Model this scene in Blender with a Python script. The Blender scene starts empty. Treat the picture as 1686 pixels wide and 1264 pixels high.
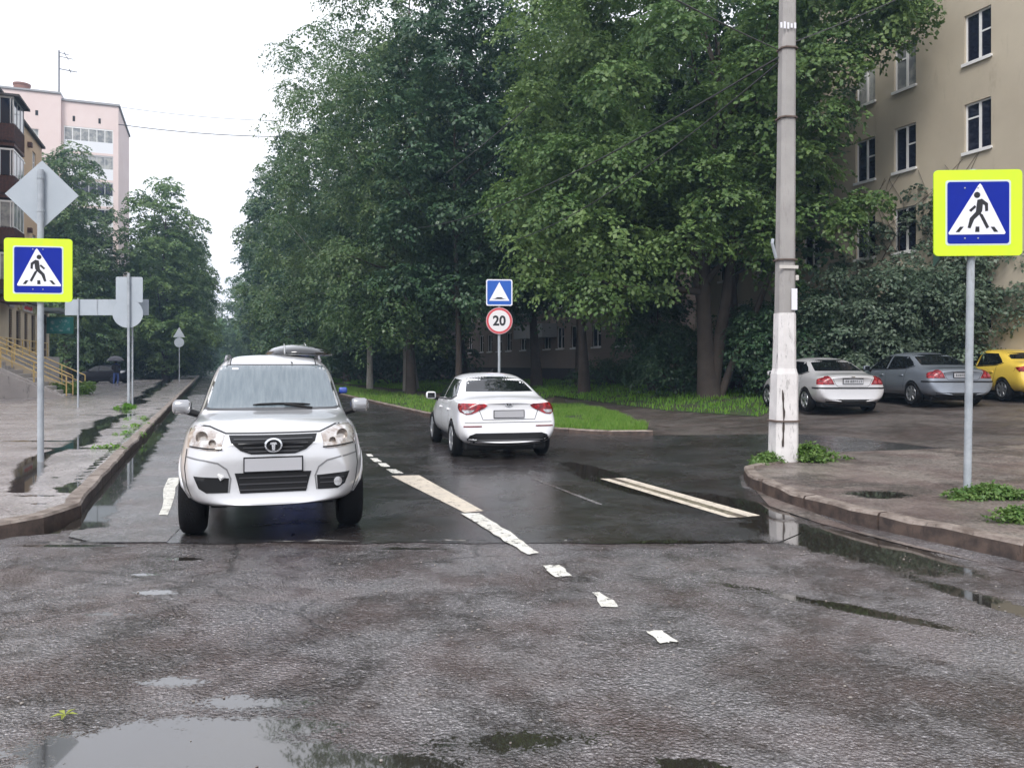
import bpy, bmesh, math, random
import numpy as np
from mathutils import Vector, Matrix, noise
from mathutils.geometry import delaunay_2d_cdt
from mathutils.bvhtree import BVHTree
random.seed(7)
R = math.radians
SC = bpy.context.scene
COL = SC.collection
# ------------------------------------------------------------------ camera
F, CX, HY, CH = 1300.0, 843.0, 600.0, 1.6
cam_d = bpy.data.cameras.new('camera'); cam = bpy.data.objects.new('camera', cam_d); COL.objects.link(cam)
cam.location = (0, 0, CH); cam.rotation_euler = (R(90), 0, 0)
cam_d.sensor_width = 36; cam_d.lens = F/1686*36; cam_d.shift_y = (HY-632)/1686.0
cam_d.clip_start = 0.1; cam_d.clip_end = 3000
SC.camera = cam
# ------------------------------------------------------------------ sky, sun, exposure
SUN_EL, SUN_AZ = R(46), R(196)      # azimuth: clockwise from +Y
W = bpy.data.worlds.new('World'); SC.world = W; W.use_nodes = True
wn, wl = W.node_tree.nodes, W.node_tree.links
bg = wn['Background']
sky = wn.new('ShaderNodeTexSky'); sky.sky_type = 'NISHITA'; sky.sun_disc = False
sky.sun_elevation = SUN_EL; sky.sun_rotation = SUN_AZ; sky.dust_density = 4; sky.air_density = 1
hs = wn.new('ShaderNodeHueSaturation'); hs.inputs['Saturation'].default_value = .25
wl.new(sky.outputs[0], hs.inputs['Color'])
tcw = wn.new('ShaderNodeTexCoord'); nzw = wn.new('ShaderNodeTexNoise')
nzw.inputs['Scale'].default_value = 1.6; nzw.inputs['Detail'].default_value = 5
mpw = wn.new('ShaderNodeMapping'); mpw.inputs['Scale'].default_value = (1, 1, 2.6)
wl.new(tcw.outputs['Generated'], mpw.inputs[0]); wl.new(mpw.outputs[0], nzw.inputs['Vector'])
crw = wn.new('ShaderNodeValToRGB')
crw.color_ramp.elements[0].position = .3; crw.color_ramp.elements[0].color = (8.0, 8.3, 9.4, 1)
crw.color_ramp.elements[1].position = .7; crw.color_ramp.elements[1].color = (9.9, 10.0, 10.5, 1)
wl.new(nzw.outputs['Fac'], crw.inputs[0])
mxw = wn.new('ShaderNodeMix'); mxw.data_type = 'RGBA'; mxw.inputs[0].default_value = .9
wl.new(hs.outputs[0], mxw.inputs[6]); wl.new(crw.outputs[0], mxw.inputs[7])
wl.new(mxw.outputs[2], bg.inputs['Color']); bg.inputs['Strength'].default_value = .1
sl = bpy.data.lights.new('sun', 'SUN'); sl.energy = 1.5; sl.angle = R(20); sl.color = (1, .97, .92)
so = bpy.data.objects.new('sun', sl); COL.objects.link(so)
sd = Vector((math.sin(SUN_AZ)*math.cos(SUN_EL), math.cos(SUN_AZ)*math.cos(SUN_EL), math.sin(SUN_EL)))
so.rotation_euler = sd.to_track_quat('Z', 'Y').to_euler(); so.location = (0, 0, 40)
SC.view_settings.view_transform = 'Standard'; SC.view_settings.look = 'None'
SC.view_settings.exposure = .75; SC.view_settings.gamma = 1
SC.cycles.max_bounces = 6; SC.cycles.transparent_max_bounces = 8
SC.cycles.caustics_reflective = False; SC.cycles.caustics_refractive = False
HAZE = .0010
# ------------------------------------------------------------------ helpers: coordinates
U = (-0.358, 0.934); V = (0.934, 0.358)          # along the road, across the road
def RD(s, v, z=0.0): return Vector((s*U[0]+v*V[0], s*U[1]+v*V[1], z))
def sstep(t): t = max(0.0, min(1.0, t)); return t*t*(3-2*t)
def H(x, y):
    v = .934*x+.358*y
    return .6*sstep((v-7.5)/15.0)
def G(px, py, dz=0.0):
    t = 5.0
    for _ in range(12):
        x = (px-CX)/F*t
        z = H(x, t)+dz
        t = F*(CH-z)/(py-HY)
    return (x, t)
def PP(px, py, Y): return Vector(((px-CX)/F*Y, Y, CH-(py-HY)/F*Y))
# ------------------------------------------------------------------ helpers: objects
def obj(name, me, m=None, parent=None, kind=None, loc=None, rotz=None):
    if isinstance(me, bmesh.types.BMesh):
        d = bpy.data.meshes.new(name); me.normal_update(); me.to_mesh(d); me.free(); me = d
    o = bpy.data.objects.new(name, me); COL.objects.link(o)
    if m is not None and me is not None and not len(me.materials): me.materials.append(m)
    if parent is not None: o.parent = parent
    if kind: o['kind'] = kind
    if loc is not None: o.location = loc
    if rotz is not None: o.rotation_euler.z = rotz
    return o
def thing(name, label, cat, loc=(0, 0, 0), rotz=0.0, group=None):
    o = bpy.data.objects.new(name, None); COL.objects.link(o); o.empty_display_size = .2
    o.location = loc; o.rotation_euler = (0, 0, rotz); tag(o, label, cat, group); return o
def tag(o, label, cat, group=None, kind=None):
    o['label'] = label; o['category'] = cat
    if group: o['group'] = group
    if kind: o['kind'] = kind
    return o
def smooth(o, ang=40):
    me = o.data
    me.polygons.foreach_set('use_smooth', [True]*len(me.polygons))
    if ang: 
        try: me.set_sharp_from_angle(angle=R(ang))
        except Exception: pass
    return o
def box(bm, x0, x1, y0, y1, z0, z1, bev=0.0, M=None):
    vs = [bm.verts.new(p) for p in ((x0,y0,z0),(x1,y0,z0),(x1,y1,z0),(x0,y1,z0),(x0,y0,z1),(x1,y0,z1),(x1,y1,z1),(x0,y1,z1))]
    fs = [bm.faces.new([vs[i] for i in q]) for q in ((0,3,2,1),(4,5,6,7),(0,1,5,4),(1,2,6,5),(2,3,7,6),(3,0,4,7))]
    if bev:
        es = list({e for f in fs for e in f.edges})
        r = bmesh.ops.bevel(bm, geom=es, offset=bev, segments=2, affect='EDGES', profile=.5)
        vs = list({v for f in r['faces'] for v in f.verts} | {v for v in vs if v.is_valid})
    if M is not None: bmesh.ops.transform(bm, matrix=M, verts=vs)
    return vs
def tube(bm, pts, rad, n=8, cap=True):
    pts = [Vector(p) for p in pts]
    if not hasattr(rad, '__len__'): rad = [rad]*len(pts)
    rings = []; ref = None
    for i, p in enumerate(pts):
        a = pts[max(i-1, 0)]; b = pts[min(i+1, len(pts)-1)]
        d = (b-a); d = d.normalized() if d.length > 1e-9 else Vector((0,0,1))
        if ref is None: ref = Vector((1,0,0)) if abs(d.x) < .8 else Vector((0,1,0))
        e1 = (ref-d*ref.dot(d)).normalized(); e2 = d.cross(e1); ref = e1
        rings.append([bm.verts.new(p+e1*(rad[i]*math.cos(2*math.pi*k/n))+e2*(rad[i]*math.sin(2*math.pi*k/n))) for k in range(n)])
    for r0, r1 in zip(rings, rings[1:]):
        for k in range(n): bm.faces.new((r0[k], r0[(k+1)%n], r1[(k+1)%n], r1[k]))
    if cap: bm.faces.new(rings[0][::-1]); bm.faces.new(rings[-1])
    return rings
def lathe(bm, prof, n=24, axis='z', M=None, cap=True):
    rings = []; allv = []
    for r, h in prof:
        ring = []
        for k in range(n):
            a = 2*math.pi*k/n; c, s = r*math.cos(a), r*math.sin(a)
            p = (c, s, h) if axis == 'z' else ((c, h, s) if axis == 'y' else (h, c, s))
            ring.append(bm.verts.new(p))
        rings.append(ring); allv += ring
    for r0, r1 in zip(rings, rings[1:]):
        for k in range(n): bm.faces.new((r0[k], r0[(k+1)%n], r1[(k+1)%n], r1[k]))
    cap = cap and prof[0] != prof[-1]
    if cap and prof[0][0] > 1e-4: bm.faces.new(rings[0][::-1])
    if cap and prof[-1][0] > 1e-4: bm.faces.new(rings[-1])
    if M is not None: bmesh.ops.transform(bm, matrix=M, verts=allv)
def prism(bm, poly, d0, d1, plane='xz'):
    def mk(a, b, d): return (a, d, b) if plane == 'xz' else ((d, a, b) if plane == 'yz' else (a, b, d))
    A = [bm.verts.new(mk(a, b, d0)) for a, b in poly]; B = [bm.verts.new(mk(a, b, d1)) for a, b in poly]
    n = len(poly); bm.faces.new(A); bm.faces.new(B[::-1])
    for i in range(n): bm.faces.new((A[i], B[i], B[(i+1)%n], A[(i+1)%n]))
    bmesh.ops.recalc_face_normals(bm, faces=bm.faces)
def rrect(w, h, r, n=4, cx=0, cy=0):
    out = []
    for sx, sy, a0 in ((1,1,0),(-1,1,90),(-1,-1,180),(1,-1,270)):
        for k in range(n+1):
            a = R(a0+90*k/n); out.append((cx+sx*(w/2-r)+r*math.cos(a), cy+sy*(h/2-r)+r*math.sin(a)))
    return out
def circ(cx, cy, r, n=24, ry=None): return [(cx+r*math.cos(2*math.pi*k/n), cy+(ry or r)*math.sin(2*math.pi*k/n)) for k in range(n)]
def thick(p0, p1, w):
    dx, dy = p1[0]-p0[0], p1[1]-p0[1]; l = math.hypot(dx, dy); nx, ny = -dy/l*w/2, dx/l*w/2
    return [(p0[0]+nx, p0[1]+ny), (p1[0]+nx, p1[1]+ny), (p1[0]-nx, p1[1]-ny), (p0[0]-nx, p0[1]-ny)]
def inpoly(x, y, poly):
    c = False; n = len(poly); j = n-1
    for i in range(n):
        xi, yi = poly[i][0], poly[i][1]; xj, yj = poly[j][0], poly[j][1]
        if (yi > y) != (yj > y) and x < (xj-xi)*(y-yi)/(yj-yi)+xi: c = not c
        j = i
    return c
def inpoly_np(X, Y, poly):
    c = np.zeros(X.shape, bool); n = len(poly); j = n-1
    for i in range(n):
        xi, yi = poly[i][0], poly[i][1]; xj, yj = poly[j][0], poly[j][1]
        if yi != yj:
            c ^= ((yi > Y) != (yj > Y)) & (X < (xj-xi)*(Y-yi)/(yj-yi)+xi)
        j = i
    return c
def gridpoly(poly, step):
    """fill a 2D polygon with a roughly even triangulation"""
    P = []
    n = len(poly)
    for i in range(n):
        a, b = poly[i], poly[(i+1)%n]; l = math.hypot(b[0]-a[0], b[1]-a[1]); k = max(1, int(l/step))
        for j in range(k): P.append((a[0]+(b[0]-a[0])*j/k, a[1]+(b[1]-a[1])*j/k))
    nb = len(P); bp = P[:]
    xs = [p[0] for p in poly]; ys = [p[1] for p in poly]
    X, Y = np.meshgrid(np.arange(min(xs)+step*.5, max(xs), step), np.arange(min(ys)+step*.5, max(ys), step))
    X = X.ravel(); Y = Y.ravel()
    m = inpoly_np(X, Y, poly); X = X[m]; Y = Y[m]
    B = np.array(bp)
    if len(X) and len(X)*len(B) < 4e7:
        keep = np.ones(len(X), bool)
        for i in range(0, len(X), 20000):
            d = ((X[i:i+20000, None]-B[None, :, 0])**2+(Y[i:i+20000, None]-B[None, :, 1])**2).min(1)
            keep[i:i+20000] = d > (step*.4)**2
        X = X[keep]; Y = Y[keep]
    P += list(zip(X.tolist(), Y.tolist()))
    r = delaunay_2d_cdt([Vector(p) for p in P], [(i, (i+1)%nb) for i in range(nb)], [], 1, 1e-6)
    return [(v.x, v.y) for v in r[0]], r[2], nb
# ------------------------------------------------------------------ materials
MATS = {}
def mat(name, col, rough=.6, metal=0.0, noise_=None, bump=0.0, bscale=40, coat=0.0, spec=.5, coord='Object', **kw):
    """noise_ = (scale, second colour, lo, hi)"""
    if name in MATS: return MATS[name]
    m = bpy.data.materials.new(name); m.use_nodes = True; MATS[name] = m
    n, l = m.node_tree.nodes, m.node_tree.links; b = n['Principled BSDF']
    b.inputs['Base Color'].default_value = (*col, 1); b.inputs['Roughness'].default_value = rough
    b.inputs['Metallic'].default_value = metal; b.inputs['Coat Weight'].default_value = coat
    b.inputs['Coat Roughness'].default_value = .04; b.inputs['Specular IOR Level'].default_value = spec
    tc = n.new('ShaderNodeTexCoord')
    if noise_:
        sc, c2, lo, hi = noise_
        z = n.new('ShaderNodeTexNoise'); z.inputs['Scale'].default_value = sc; z.inputs['Detail'].default_value = 6; z.inputs['Roughness'].default_value = .62
        l.new(tc.outputs[coord], z.inputs['Vector'])
        r = n.new('ShaderNodeValToRGB'); r.color_ramp.elements[0].position = lo; r.color_ramp.elements[1].position = hi
        r.color_ramp.elements[0].color = (*col, 1); r.color_ramp.elements[1].color = (*c2, 1)
        l.new(z.outputs['Fac'], r.inputs[0]); l.new(r.outputs[0], b.inputs['Base Color'])
    if bump:
        z = n.new('ShaderNodeTexNoise'); z.inputs['Scale'].default_value = bscale; z.inputs['Detail'].default_value = 4
        l.new(tc.outputs[coord], z.inputs['Vector'])
        bp = n.new('ShaderNodeBump'); bp.inputs['Strength'].default_value = bump; bp.inputs['Distance'].default_value = .02
        l.new(z.outputs['Fac'], bp.inputs['Height']); l.new(bp.outputs[0], b.inputs['Normal'])
    return m
def N(m, t, **kw):
    x = m.node_tree.nodes.new(t)
    for k, v in kw.items():
        if k.startswith('i_'): x.inputs[k[2:].replace('_', ' ')].default_value = v
        else: setattr(x, k, v)
    return x
def ramp(m, src, a, b, ca=(0,0,0), cb=(1,1,1)):
    r = N(m, 'ShaderNodeValToRGB'); e = r.color_ramp.elements
    e[0].position = a; e[1].position = b; e[0].color = (*ca, 1); e[1].color = (*cb, 1)
    m.node_tree.links.new(src, r.inputs[0]); return r.outputs[0]
def mix(m, f, a, b):
    x = N(m, 'ShaderNodeMix', data_type='RGBA'); L = m.node_tree.links
    for s, i in ((f, 0), (a, 6), (b, 7)):
        if isinstance(s, bpy.types.NodeSocket): L.new(s, x.inputs[i])
        elif i == 0: x.inputs[0].default_value = s
        else: x.inputs[i].default_value = (*s, 1)
    return x.outputs[2]
def math_(m, op, a, b=0.0, c=None, clamp=False):
    x = N(m, 'ShaderNodeMath', operation=op, use_clamp=clamp); L = m.node_tree.links
    for i, s in enumerate((a, b) if c is None else (a, b, c)):
        if isinstance(s, bpy.types.NodeSocket): L.new(s, x.inputs[i])
        else: x.inputs[i].default_value = s
    return x.outputs[0]
def nz(m, scale, detail=5, rough=.6, vec=None, dist=0):
    x = N(m, 'ShaderNodeTexNoise'); x.inputs['Scale'].default_value = scale; x.inputs['Detail'].default_value = detail
    x.inputs['Roughness'].default_value = rough; x.inputs['Distortion'].default_value = dist
    if vec is not None: m.node_tree.links.new(vec, x.inputs['Vector'])
    return x.outputs['Fac']
def asphalt(name, c1, c2, stone_glint, wet_rough=.22, dry_rough=.5, grain=1.0, film=.5, bd=.02, damp=.8, sp=.8, ior=1.5, tw=.3, crack=.5):
    """wet asphalt: attribute 'wet' 0..1 marks standing water"""
    m = bpy.data.materials.new(name); m.use_nodes = True; L = m.node_tree.links; b = m.node_tree.nodes['Principled BSDF']
    tc = N(m, 'ShaderNodeTexCoord').outputs['Object']
    big = nz(m, .7, 6, .65, tc); med = nz(m, 5, 5, .6, tc)
    vo = N(m, 'ShaderNodeTexVoronoi'); vo.inputs['Scale'].default_value = 55; L.new(tc, vo.inputs['Vector'])
    fine = nz(m, 95, 3, .7, tc)
    base = mix(m, ramp(m, big, .35, .65), c1, c2)
    st = ramp(m, nz(m, 60, 3, .75, tc), .50, .60)
    base = mix(m, math_(m, 'MULTIPLY', st, .8), base, stone_glint)  # pale flecks: stones, with wet glints painted into the colour
    pits = ramp(m, nz(m, 30, 5, .8, tc), .49, .57)
    base = mix(m, math_(m, 'MULTIPLY', pits, .7), base, (.014, .012, .012))
    dm = ramp(m, math_(m, 'ADD', math_(m, 'MULTIPLY', nz(m, .8, 3, .6, tc, .6), .6), math_(m, 'MULTIPLY', nz(m, 4.5, 5, .7, tc, .4), .4)), .45, .56)
    sk = ramp(m, nz(m, 24, 6, .8, tc), .38, .50)
    dk = math_(m, 'MULTIPLY', math_(m, 'MULTIPLY', dm, sk), damp)
    base = mix(m, dk, base, (.022, .016, .013))
    tint = ramp(m, nz(m, 1.6, 3, .5, tc), .42, .62)
    base = mix(m, math_(m, 'MULTIPLY', tint, tw), base, (.17, .11, .10))
    vc = N(m, 'ShaderNodeTexVoronoi', feature='DISTANCE_TO_EDGE'); vc.inputs['Scale'].default_value = .33
    vadd = N(m, 'ShaderNodeMix', data_type='VECTOR'); vadd.inputs[0].default_value = .22; nv = N(m, 'ShaderNodeTexNoise'); nv.inputs['Scale'].default_value = 2.2; nv.inputs['Detail'].default_value = 6
    L.new(tc, nv.inputs['Vector']); L.new(tc, vadd.inputs[4]); L.new(nv.outputs['Color'], vadd.inputs[5]); L.new(vadd.outputs[1], vc.inputs['Vector'])
    ck = math_(m, 'MULTIPLY', ramp(m, vc.outputs['Distance'], .001, .0055, (1, 1, 1), (0, 0, 0)), ramp(m, nz(m, .55, 3, .5, tc), .47, .55))
    base = mix(m, math_(m, 'MULTIPLY', ck, crack*.85), base, (.012, .010, .009))
    at = N(m, 'ShaderNodeAttribute', attribute_name='wet').outputs['Fac']
    edge = math_(m, 'ADD', at, math_(m, 'MULTIPLY', math_(m, 'SUBTRACT', nz(m, 3.2, 6, .7, tc), .5), .9))
    edge = math_(m, 'ADD', edge, math_(m, 'MULTIPLY', math_(m, 'SUBTRACT', nz(m, 42, 4, .75, tc), .5), .9))
    w = ramp(m, edge, .47, .60)
    patch = ramp(m, nz(m, 1.1, 6, .7, tc, .6), .42, .62)      # damp film comes and goes
    rr = mix(m, patch, (wet_rough,)*3, (dry_rough,)*3)
    rough = mix(m, w, rr, (.025,)*3)
    L.new(rough, b.inputs['Roughness'])
    col = mix(m, w, base, (.024, .020, .016)); L.new(col, b.inputs['Base Color'])
    b.inputs['IOR'].default_value = ior
    L.new(mix(m, w, mix(m, dk, (sp,)*3, (.35,)*3), (.95,)*3), b.inputs['Specular IOR Level'])
    hgt = math_(m, 'ADD', math_(m, 'MULTIPLY', fine, .6), math_(m, 'MULTIPLY', vo.outputs['Distance'], .8))
    hgt = math_(m, 'ADD', hgt, math_(m, 'MULTIPLY', med, 1.2))
    bp = N(m, 'ShaderNodeBump'); bp.inputs['Distance'].default_value = bd
    L.new(hgt, bp.inputs['Height'])
    L.new(math_(m, 'MULTIPLY', math_(m, 'SUBTRACT', 1.0, w), grain), bp.inputs['Strength'])
    L.new(bp.outputs[0], b.inputs['Normal']); L.new(bp.outputs[0], b.inputs['Coat Normal'])
    b.inputs['Coat Weight'].default_value = film; b.inputs['Coat Roughness'].default_value = .12
    return m
def leafmat(name, c1, c2, c3, trans=.35, rough=.45):
    m = bpy.data.materials.new(name); m.use_nodes = True; L = m.node_tree.links; b = m.node_tree.nodes['Principled BSDF']
    tc = N(m, 'ShaderNodeTexCoord').outputs['Object']
    at = N(m, 'ShaderNodeAttribute', attribute_name='rnd').outputs['Fac']
    base = mix(m, ramp(m, nz(m, .45, 3, .5, tc), .35, .65), c1, c2)
    base = mix(m, ramp(m, at, .25, .95), base, c3)
    L.new(base, b.inputs['Base Color']); b.inputs['Roughness'].default_value = rough
    tr = N(m, 'ShaderNodeBsdfTranslucent'); L.new(base, tr.inputs['Color'])
    mx = N(m, 'ShaderNodeMixShader'); mx.inputs[0].default_value = trans
    out = m.node_tree.nodes['Material Output']
    L.new(b.outputs[0], mx.inputs[1]); L.new(tr.outputs[0], mx.inputs[2]); L.new(mx.outputs[0], out.inputs['Surface'])
    return m
def stained(name, c1, c2, stain, amt=.5, rough=.8, sc=1.0, bump=.3, spec=.5):
    m = bpy.data.materials.new(name); m.use_nodes = True; L = m.node_tree.links; b = m.node_tree.nodes['Principled BSDF']
    tc = N(m, 'ShaderNodeTexCoord').outputs['Object']
    base = mix(m, ramp(m, nz(m, .8*sc, 6, .6, tc), .35, .65), c1, c2)
    mp = N(m, 'ShaderNodeMapping'); mp.inputs['Scale'].default_value = (1, 1, .25); L.new(tc, mp.inputs[0])
    s = ramp(m, nz(m, 3.5*sc, 8, .75, mp.outputs[0]), .56, .72)
    base = mix(m, math_(m, 'MULTIPLY', s, amt), base, stain)
    L.new(base, b.inputs['Base Color']); b.inputs['Roughness'].default_value = rough; b.inputs['Specular IOR Level'].default_value = spec
    bp = N(m, 'ShaderNodeBump'); bp.inputs['Strength'].default_value = bump; bp.inputs['Distance'].default_value = .01
    L.new(nz(m, 30*sc, 5, .7, tc), bp.inputs['Height']); L.new(bp.outputs[0], b.inputs['Normal'])
    return m
M_old = asphalt('old_asphalt', (.080, .071, .074), (.145, .133, .138), (.62, .59, .60), .17, .34, 1.0, .35, .022, .95, ior=1.75, crack=1)
M_new = asphalt('new_asphalt', (.045, .044, .049), (.07, .067, .071), (.16, .155, .16), .15, .32, .35, .35, .006, ior=1.65, tw=.06, crack=.6)
M_walk = asphalt('pavement_asphalt', (.42, .375, .37), (.54, .49, .48), (.64, .60, .59), .2, .34, .35, .3, .01, .35, ior=1.6, tw=.08)
M_lot = asphalt('worn_lot', (.085, .072, .066), (.14, .12, .11), (.25, .22, .20), .35, .65, .6, .1, sp=.5, tw=.15)
M_rwalk = asphalt('gritty_pavement', (.15, .122, .104), (.30, .25, .215), (.46, .41, .37), .34, .55, .7, .1, sp=.6, tw=.4, bd=.025)
M_soil = mat('soil', (.075, .052, .036), .9, noise_=(2.2, (.035, .045, .018), .4, .6), bump=.6, bscale=14)
M_kerb = stained('kerb_concrete', (.14, .105, .085), (.36, .30, .26), (.02, .016, .012), 1.0, .5, 7.0, 1.0)
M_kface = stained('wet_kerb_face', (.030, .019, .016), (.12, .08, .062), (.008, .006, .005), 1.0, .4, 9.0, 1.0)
def worn(name, c1, c2, thr=.60, sc=9):
    m = stained(name, c1, c2, (.2, .19, .18), .5, .5, sc*.5, .2); L = m.node_tree.links; b = m.node_tree.nodes['Principled BSDF']
    tc = N(m, 'ShaderNodeTexCoord').outputs['Object']
    a = ramp(m, math_(m, 'ADD', math_(m, 'MULTIPLY', nz(m, sc, 6, .7, tc), .6), math_(m, 'MULTIPLY', nz(m, sc*6, 5, .8, tc), .4)), thr-.03, thr+.02, (1, 1, 1), (0, 0, 0))
    L.new(a, b.inputs['Alpha']); return m
M_mark = worn('road_paint', (.76, .75, .69), (.58, .56, .50), .565, 15)
M_markc = worn('cream_road_paint', (.68, .60, .49), (.55, .49, .41), .585, 12)
M_galv = stained('galvanised_steel', (.40, .43, .46), (.27, .30, .33), (.14, .12, .10), .6, .42, 4.0, .1)
M_sback = stained('sign_back_metal', (.32, .36, .40), (.40, .44, .48), (.25, .27, .29), .3, .5, 1.0, .05)
M_yg = stained('fluorescent_yellow', (.62, .88, .01), (.58, .80, .015), (.40, .52, .05), .35, .5, 3.0, .05)
M_blue = mat('sign_blue', (.002, .018, .30), .6, spec=.2, noise_=(3, (.002, .015, .26), .3, .7))
M_white = mat('sign_white', (.78, .78, .84), .45)
M_black = mat('sign_black', (.008, .008, .01), .5)
M_red = mat('sign_red', (.55, .06, .07), .45)
M_conc = stained('pole_concrete', (.38, .36, .345), (.30, .285, .275), (.10, .085, .075), .5, .85, 2.0, .6)
M_wash = stained('whitewash', (.80, .77, .76), (.66, .63, .62), (.05, .045, .04), .95, .8, 4.0, .8)
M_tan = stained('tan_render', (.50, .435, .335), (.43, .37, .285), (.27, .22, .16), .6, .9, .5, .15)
M_tan2 = stained('tan_render_shaded', (.27, .22, .19), (.23, .19, .17), (.22, .16, .12), .45, .9, .6, .15)  # darker copy of the tan render, tree shade put into its colour
M_yel = stained('yellow_render', (.56, .40, .25), (.52, .36, .23), (.36, .24, .15), .35, .9, .6, .1)
M_pink = stained('pink_render', (.74, .62, .59), (.69, .56, .53), (.46, .36, .33), .3, .9, .4, .05)
M_shop = stained('shop_render', (.62, .52, .38), (.56, .46, .33), (.25, .2, .15), .35, .85, 1.2, .1)
M_ramp = stained('ramp_render', (.50, .46, .43), (.42, .38, .36), (.06, .055, .05), .8, .9, 1.4, .4)
M_roof = mat('roof_felt', (.06, .055, .055), .9)
M_pvc = mat('window_frame_white', (.78, .77, .76), .4)
M_glassb = mat('window_glass', (.012, .014, .028), .06, spec=.7)
M_glassc = mat('window_glass_light', (.18, .19, .20), .08, noise_=(1.5, (.40, .40, .38), .4, .6))
M_wood = mat('brown_wood', (.10, .035, .022), .7, noise_=(8, (.06, .025, .018), .4, .6))
M_rail = mat('yellow_rail_paint', (.72, .52, .20), .5, noise_=(7, (.5, .36, .16), .45, .65))
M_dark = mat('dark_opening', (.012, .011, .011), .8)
M_bars = mat('brown_bars', (.10, .06, .04), .6)
M_green = mat('green_sign', (.01, .16, .13), .4, noise_=(2, (.02, .22, .19), .3, .7))
M_bark = stained('bark_brown', (.060, .046, .040), (.085, .067, .056), (.03, .024, .02), .7, .95, 2.0, 1.0)
M_barkb = stained('birch_bark', (.50, .48, .45), (.40, .38, .35), (.04, .04, .04), .8, .85, 2.5, .6)
M_barkw = stained('limed_bark', (.36, .34, .31), (.30, .28, .26), (.09, .08, .07), .6, .9, 2.0, .8)
L_maple = leafmat('maple_leaf', (.075, .150, .045), (.105, .190, .055), (.20, .29, .09), .38, .48)
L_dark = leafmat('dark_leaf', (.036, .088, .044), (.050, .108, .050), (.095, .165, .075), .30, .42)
L_birch = leafmat('birch_leaf', (.075, .15, .055), (.105, .185, .07), (.18, .25, .10), .38, .38)
L_bright = leafmat('bright_leaf', (.08, .19, .02), (.11, .23, .03), (.17, .28, .05), .4)
L_lilac = leafmat('shrub_leaf', (.070, .120, .075), (.10, .15, .095), (.17, .22, .15), .3)
L_grass = leafmat('grass_blade', (.12, .30, .03), (.18, .36, .05), (.30, .44, .10), .45, .6)
L_weed = leafmat('weed_leaf', (.075, .17, .03), (.11, .21, .04), (.19, .28, .08), .35, .5)
L_grassd = leafmat('grass_blade_deep', (.10, .27, .025), (.14, .32, .03), (.22, .40, .05), .45, .6)
# ------------------------------------------------------------------ ground sheets
def sheet(name, poly, dz, m, step=.5, wetf=None, flat=False, kind='structure', jitter=0):
    V2, Fc, nb = gridpoly(poly, step)
    zs = [(dz if flat else H(x, y)+dz) for x, y in V2]
    me = bpy.data.meshes.new(name); me.from_pydata([(x, y, z) for (x, y), z in zip(V2, zs)], [], Fc)
    bm = bmesh.new(); bm.from_mesh(me); bmesh.ops.recalc_face_normals(bm, faces=bm.faces)
    if sum(f.normal.z for f in bm.faces) < 0: bmesh.ops.reverse_faces(bm, faces=bm.faces)
    bm.to_mesh(me); bm.free()
    if wetf:
        a = me.attributes.new('wet', 'FLOAT', 'POINT'); a.data.foreach_set('value', [wetf(v.co.x, v.co.y) for v in me.vertices])
    o = obj(name, me, m, kind=kind); smooth(o, 0); return o
def ell(x, y, cx, cy, rx, ry, ang=0, amp=1.0):
    c, s = math.cos(ang), math.sin(ang); dx, dy = x-cx, y-cy
    d = math.hypot((dx*c+dy*s)/rx, (-dx*s+dy*c)/ry); return max(0.0, 1.35-d*.85)*amp
UA = math.atan2(U[1], U[0])
# standing water: (x, y, half length, half width, angle)
PUD = [(-1.5, 3.26, .75, .26, .05, .85), (-1.3, 3.45, .8, .22, .0, .66), (-1.0, 3.2, .6, .2, .1, .75), (-1.2, 3.75, .9, .16, .1, .56), (-1.7, 4.0, .4, .1, 0, .58), (.0, 3.35, .8, .2, .1, .58), (-.5, 3.12, .35, .12, .1), (.72, 3.14, .16, .06, 0),
       (2.95, 7.1, 1.3, .50, UA+.1), (1.55, 10.4, 1.9, .33, UA), (2.55, 8.9, 1.0, .42, UA), (3.2, 5.4, 1.2, .16, UA, .72), (1.2, 12.0, 1.2, .22, UA),
       (*G(262, 975), .28, .10, 0, .75), (*G(235, 945), .2, .05, 0, .7), (*G(300, 920), .3, .06, 0, .7), (*G(180, 1010), .25, .07, 0, .62),
       (-3.9, 6.95, .6, .06, 0), (2.2, 5.2, 1.1, .12, UA+.5, .72), (4.1, 4.6, .8, .16, UA), (1.5, 7.05, 1.2, .08, 0, .7), (-.9, 6.9, .5, .06, 0)]
def wet_road(x, y):
    w = max(ell(x, y, *p) for p in PUD); v = .934*x+.358*y; s_ = -.358*x+.934*y
    if y > 7.6 and v < 1:
        hw = .16+.22*(noise.noise(Vector((s_*.42, 1, 0)))+.35*noise.noise(Vector((s_*1.7, 7, 0)))+.25)
        w = max(w, 1.15-abs(v+1.16)/max(.05, hw)*.62)
    return min(1.0, max(0.0, w))
def gw(px, py): return G(px, py, .13)
PUDW = [(*gw(118, 738), .85, .13, 0), (*gw(150, 712), 1.3, .14, UA+.25), (*gw(185, 690), 1.6, .16, UA+.15), (*gw(215, 662), 2.6, .14, UA), (*gw(250, 640), 6, .22, UA), (*gw(268, 628), 9, .25, UA),
        (*gw(135, 783), .5, .035, .5), (*gw(125, 800), .35, .05, .9), (*gw(95, 828), .35, .03, .2), (*gw(60, 816), .3, .025, 0), (*gw(30, 810), .3, .02, 0), (*gw(130, 657), 3.2, .10, 0), (*gw(60, 726), 1.0, .10, 0), (*gw(190, 705), .7, .09, 0), (*gw(230, 672), 1.0, .15, 0), (*gw(150, 746), .9, .03, 0), (*gw(120, 683), 1.4, .05, 0)]
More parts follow.
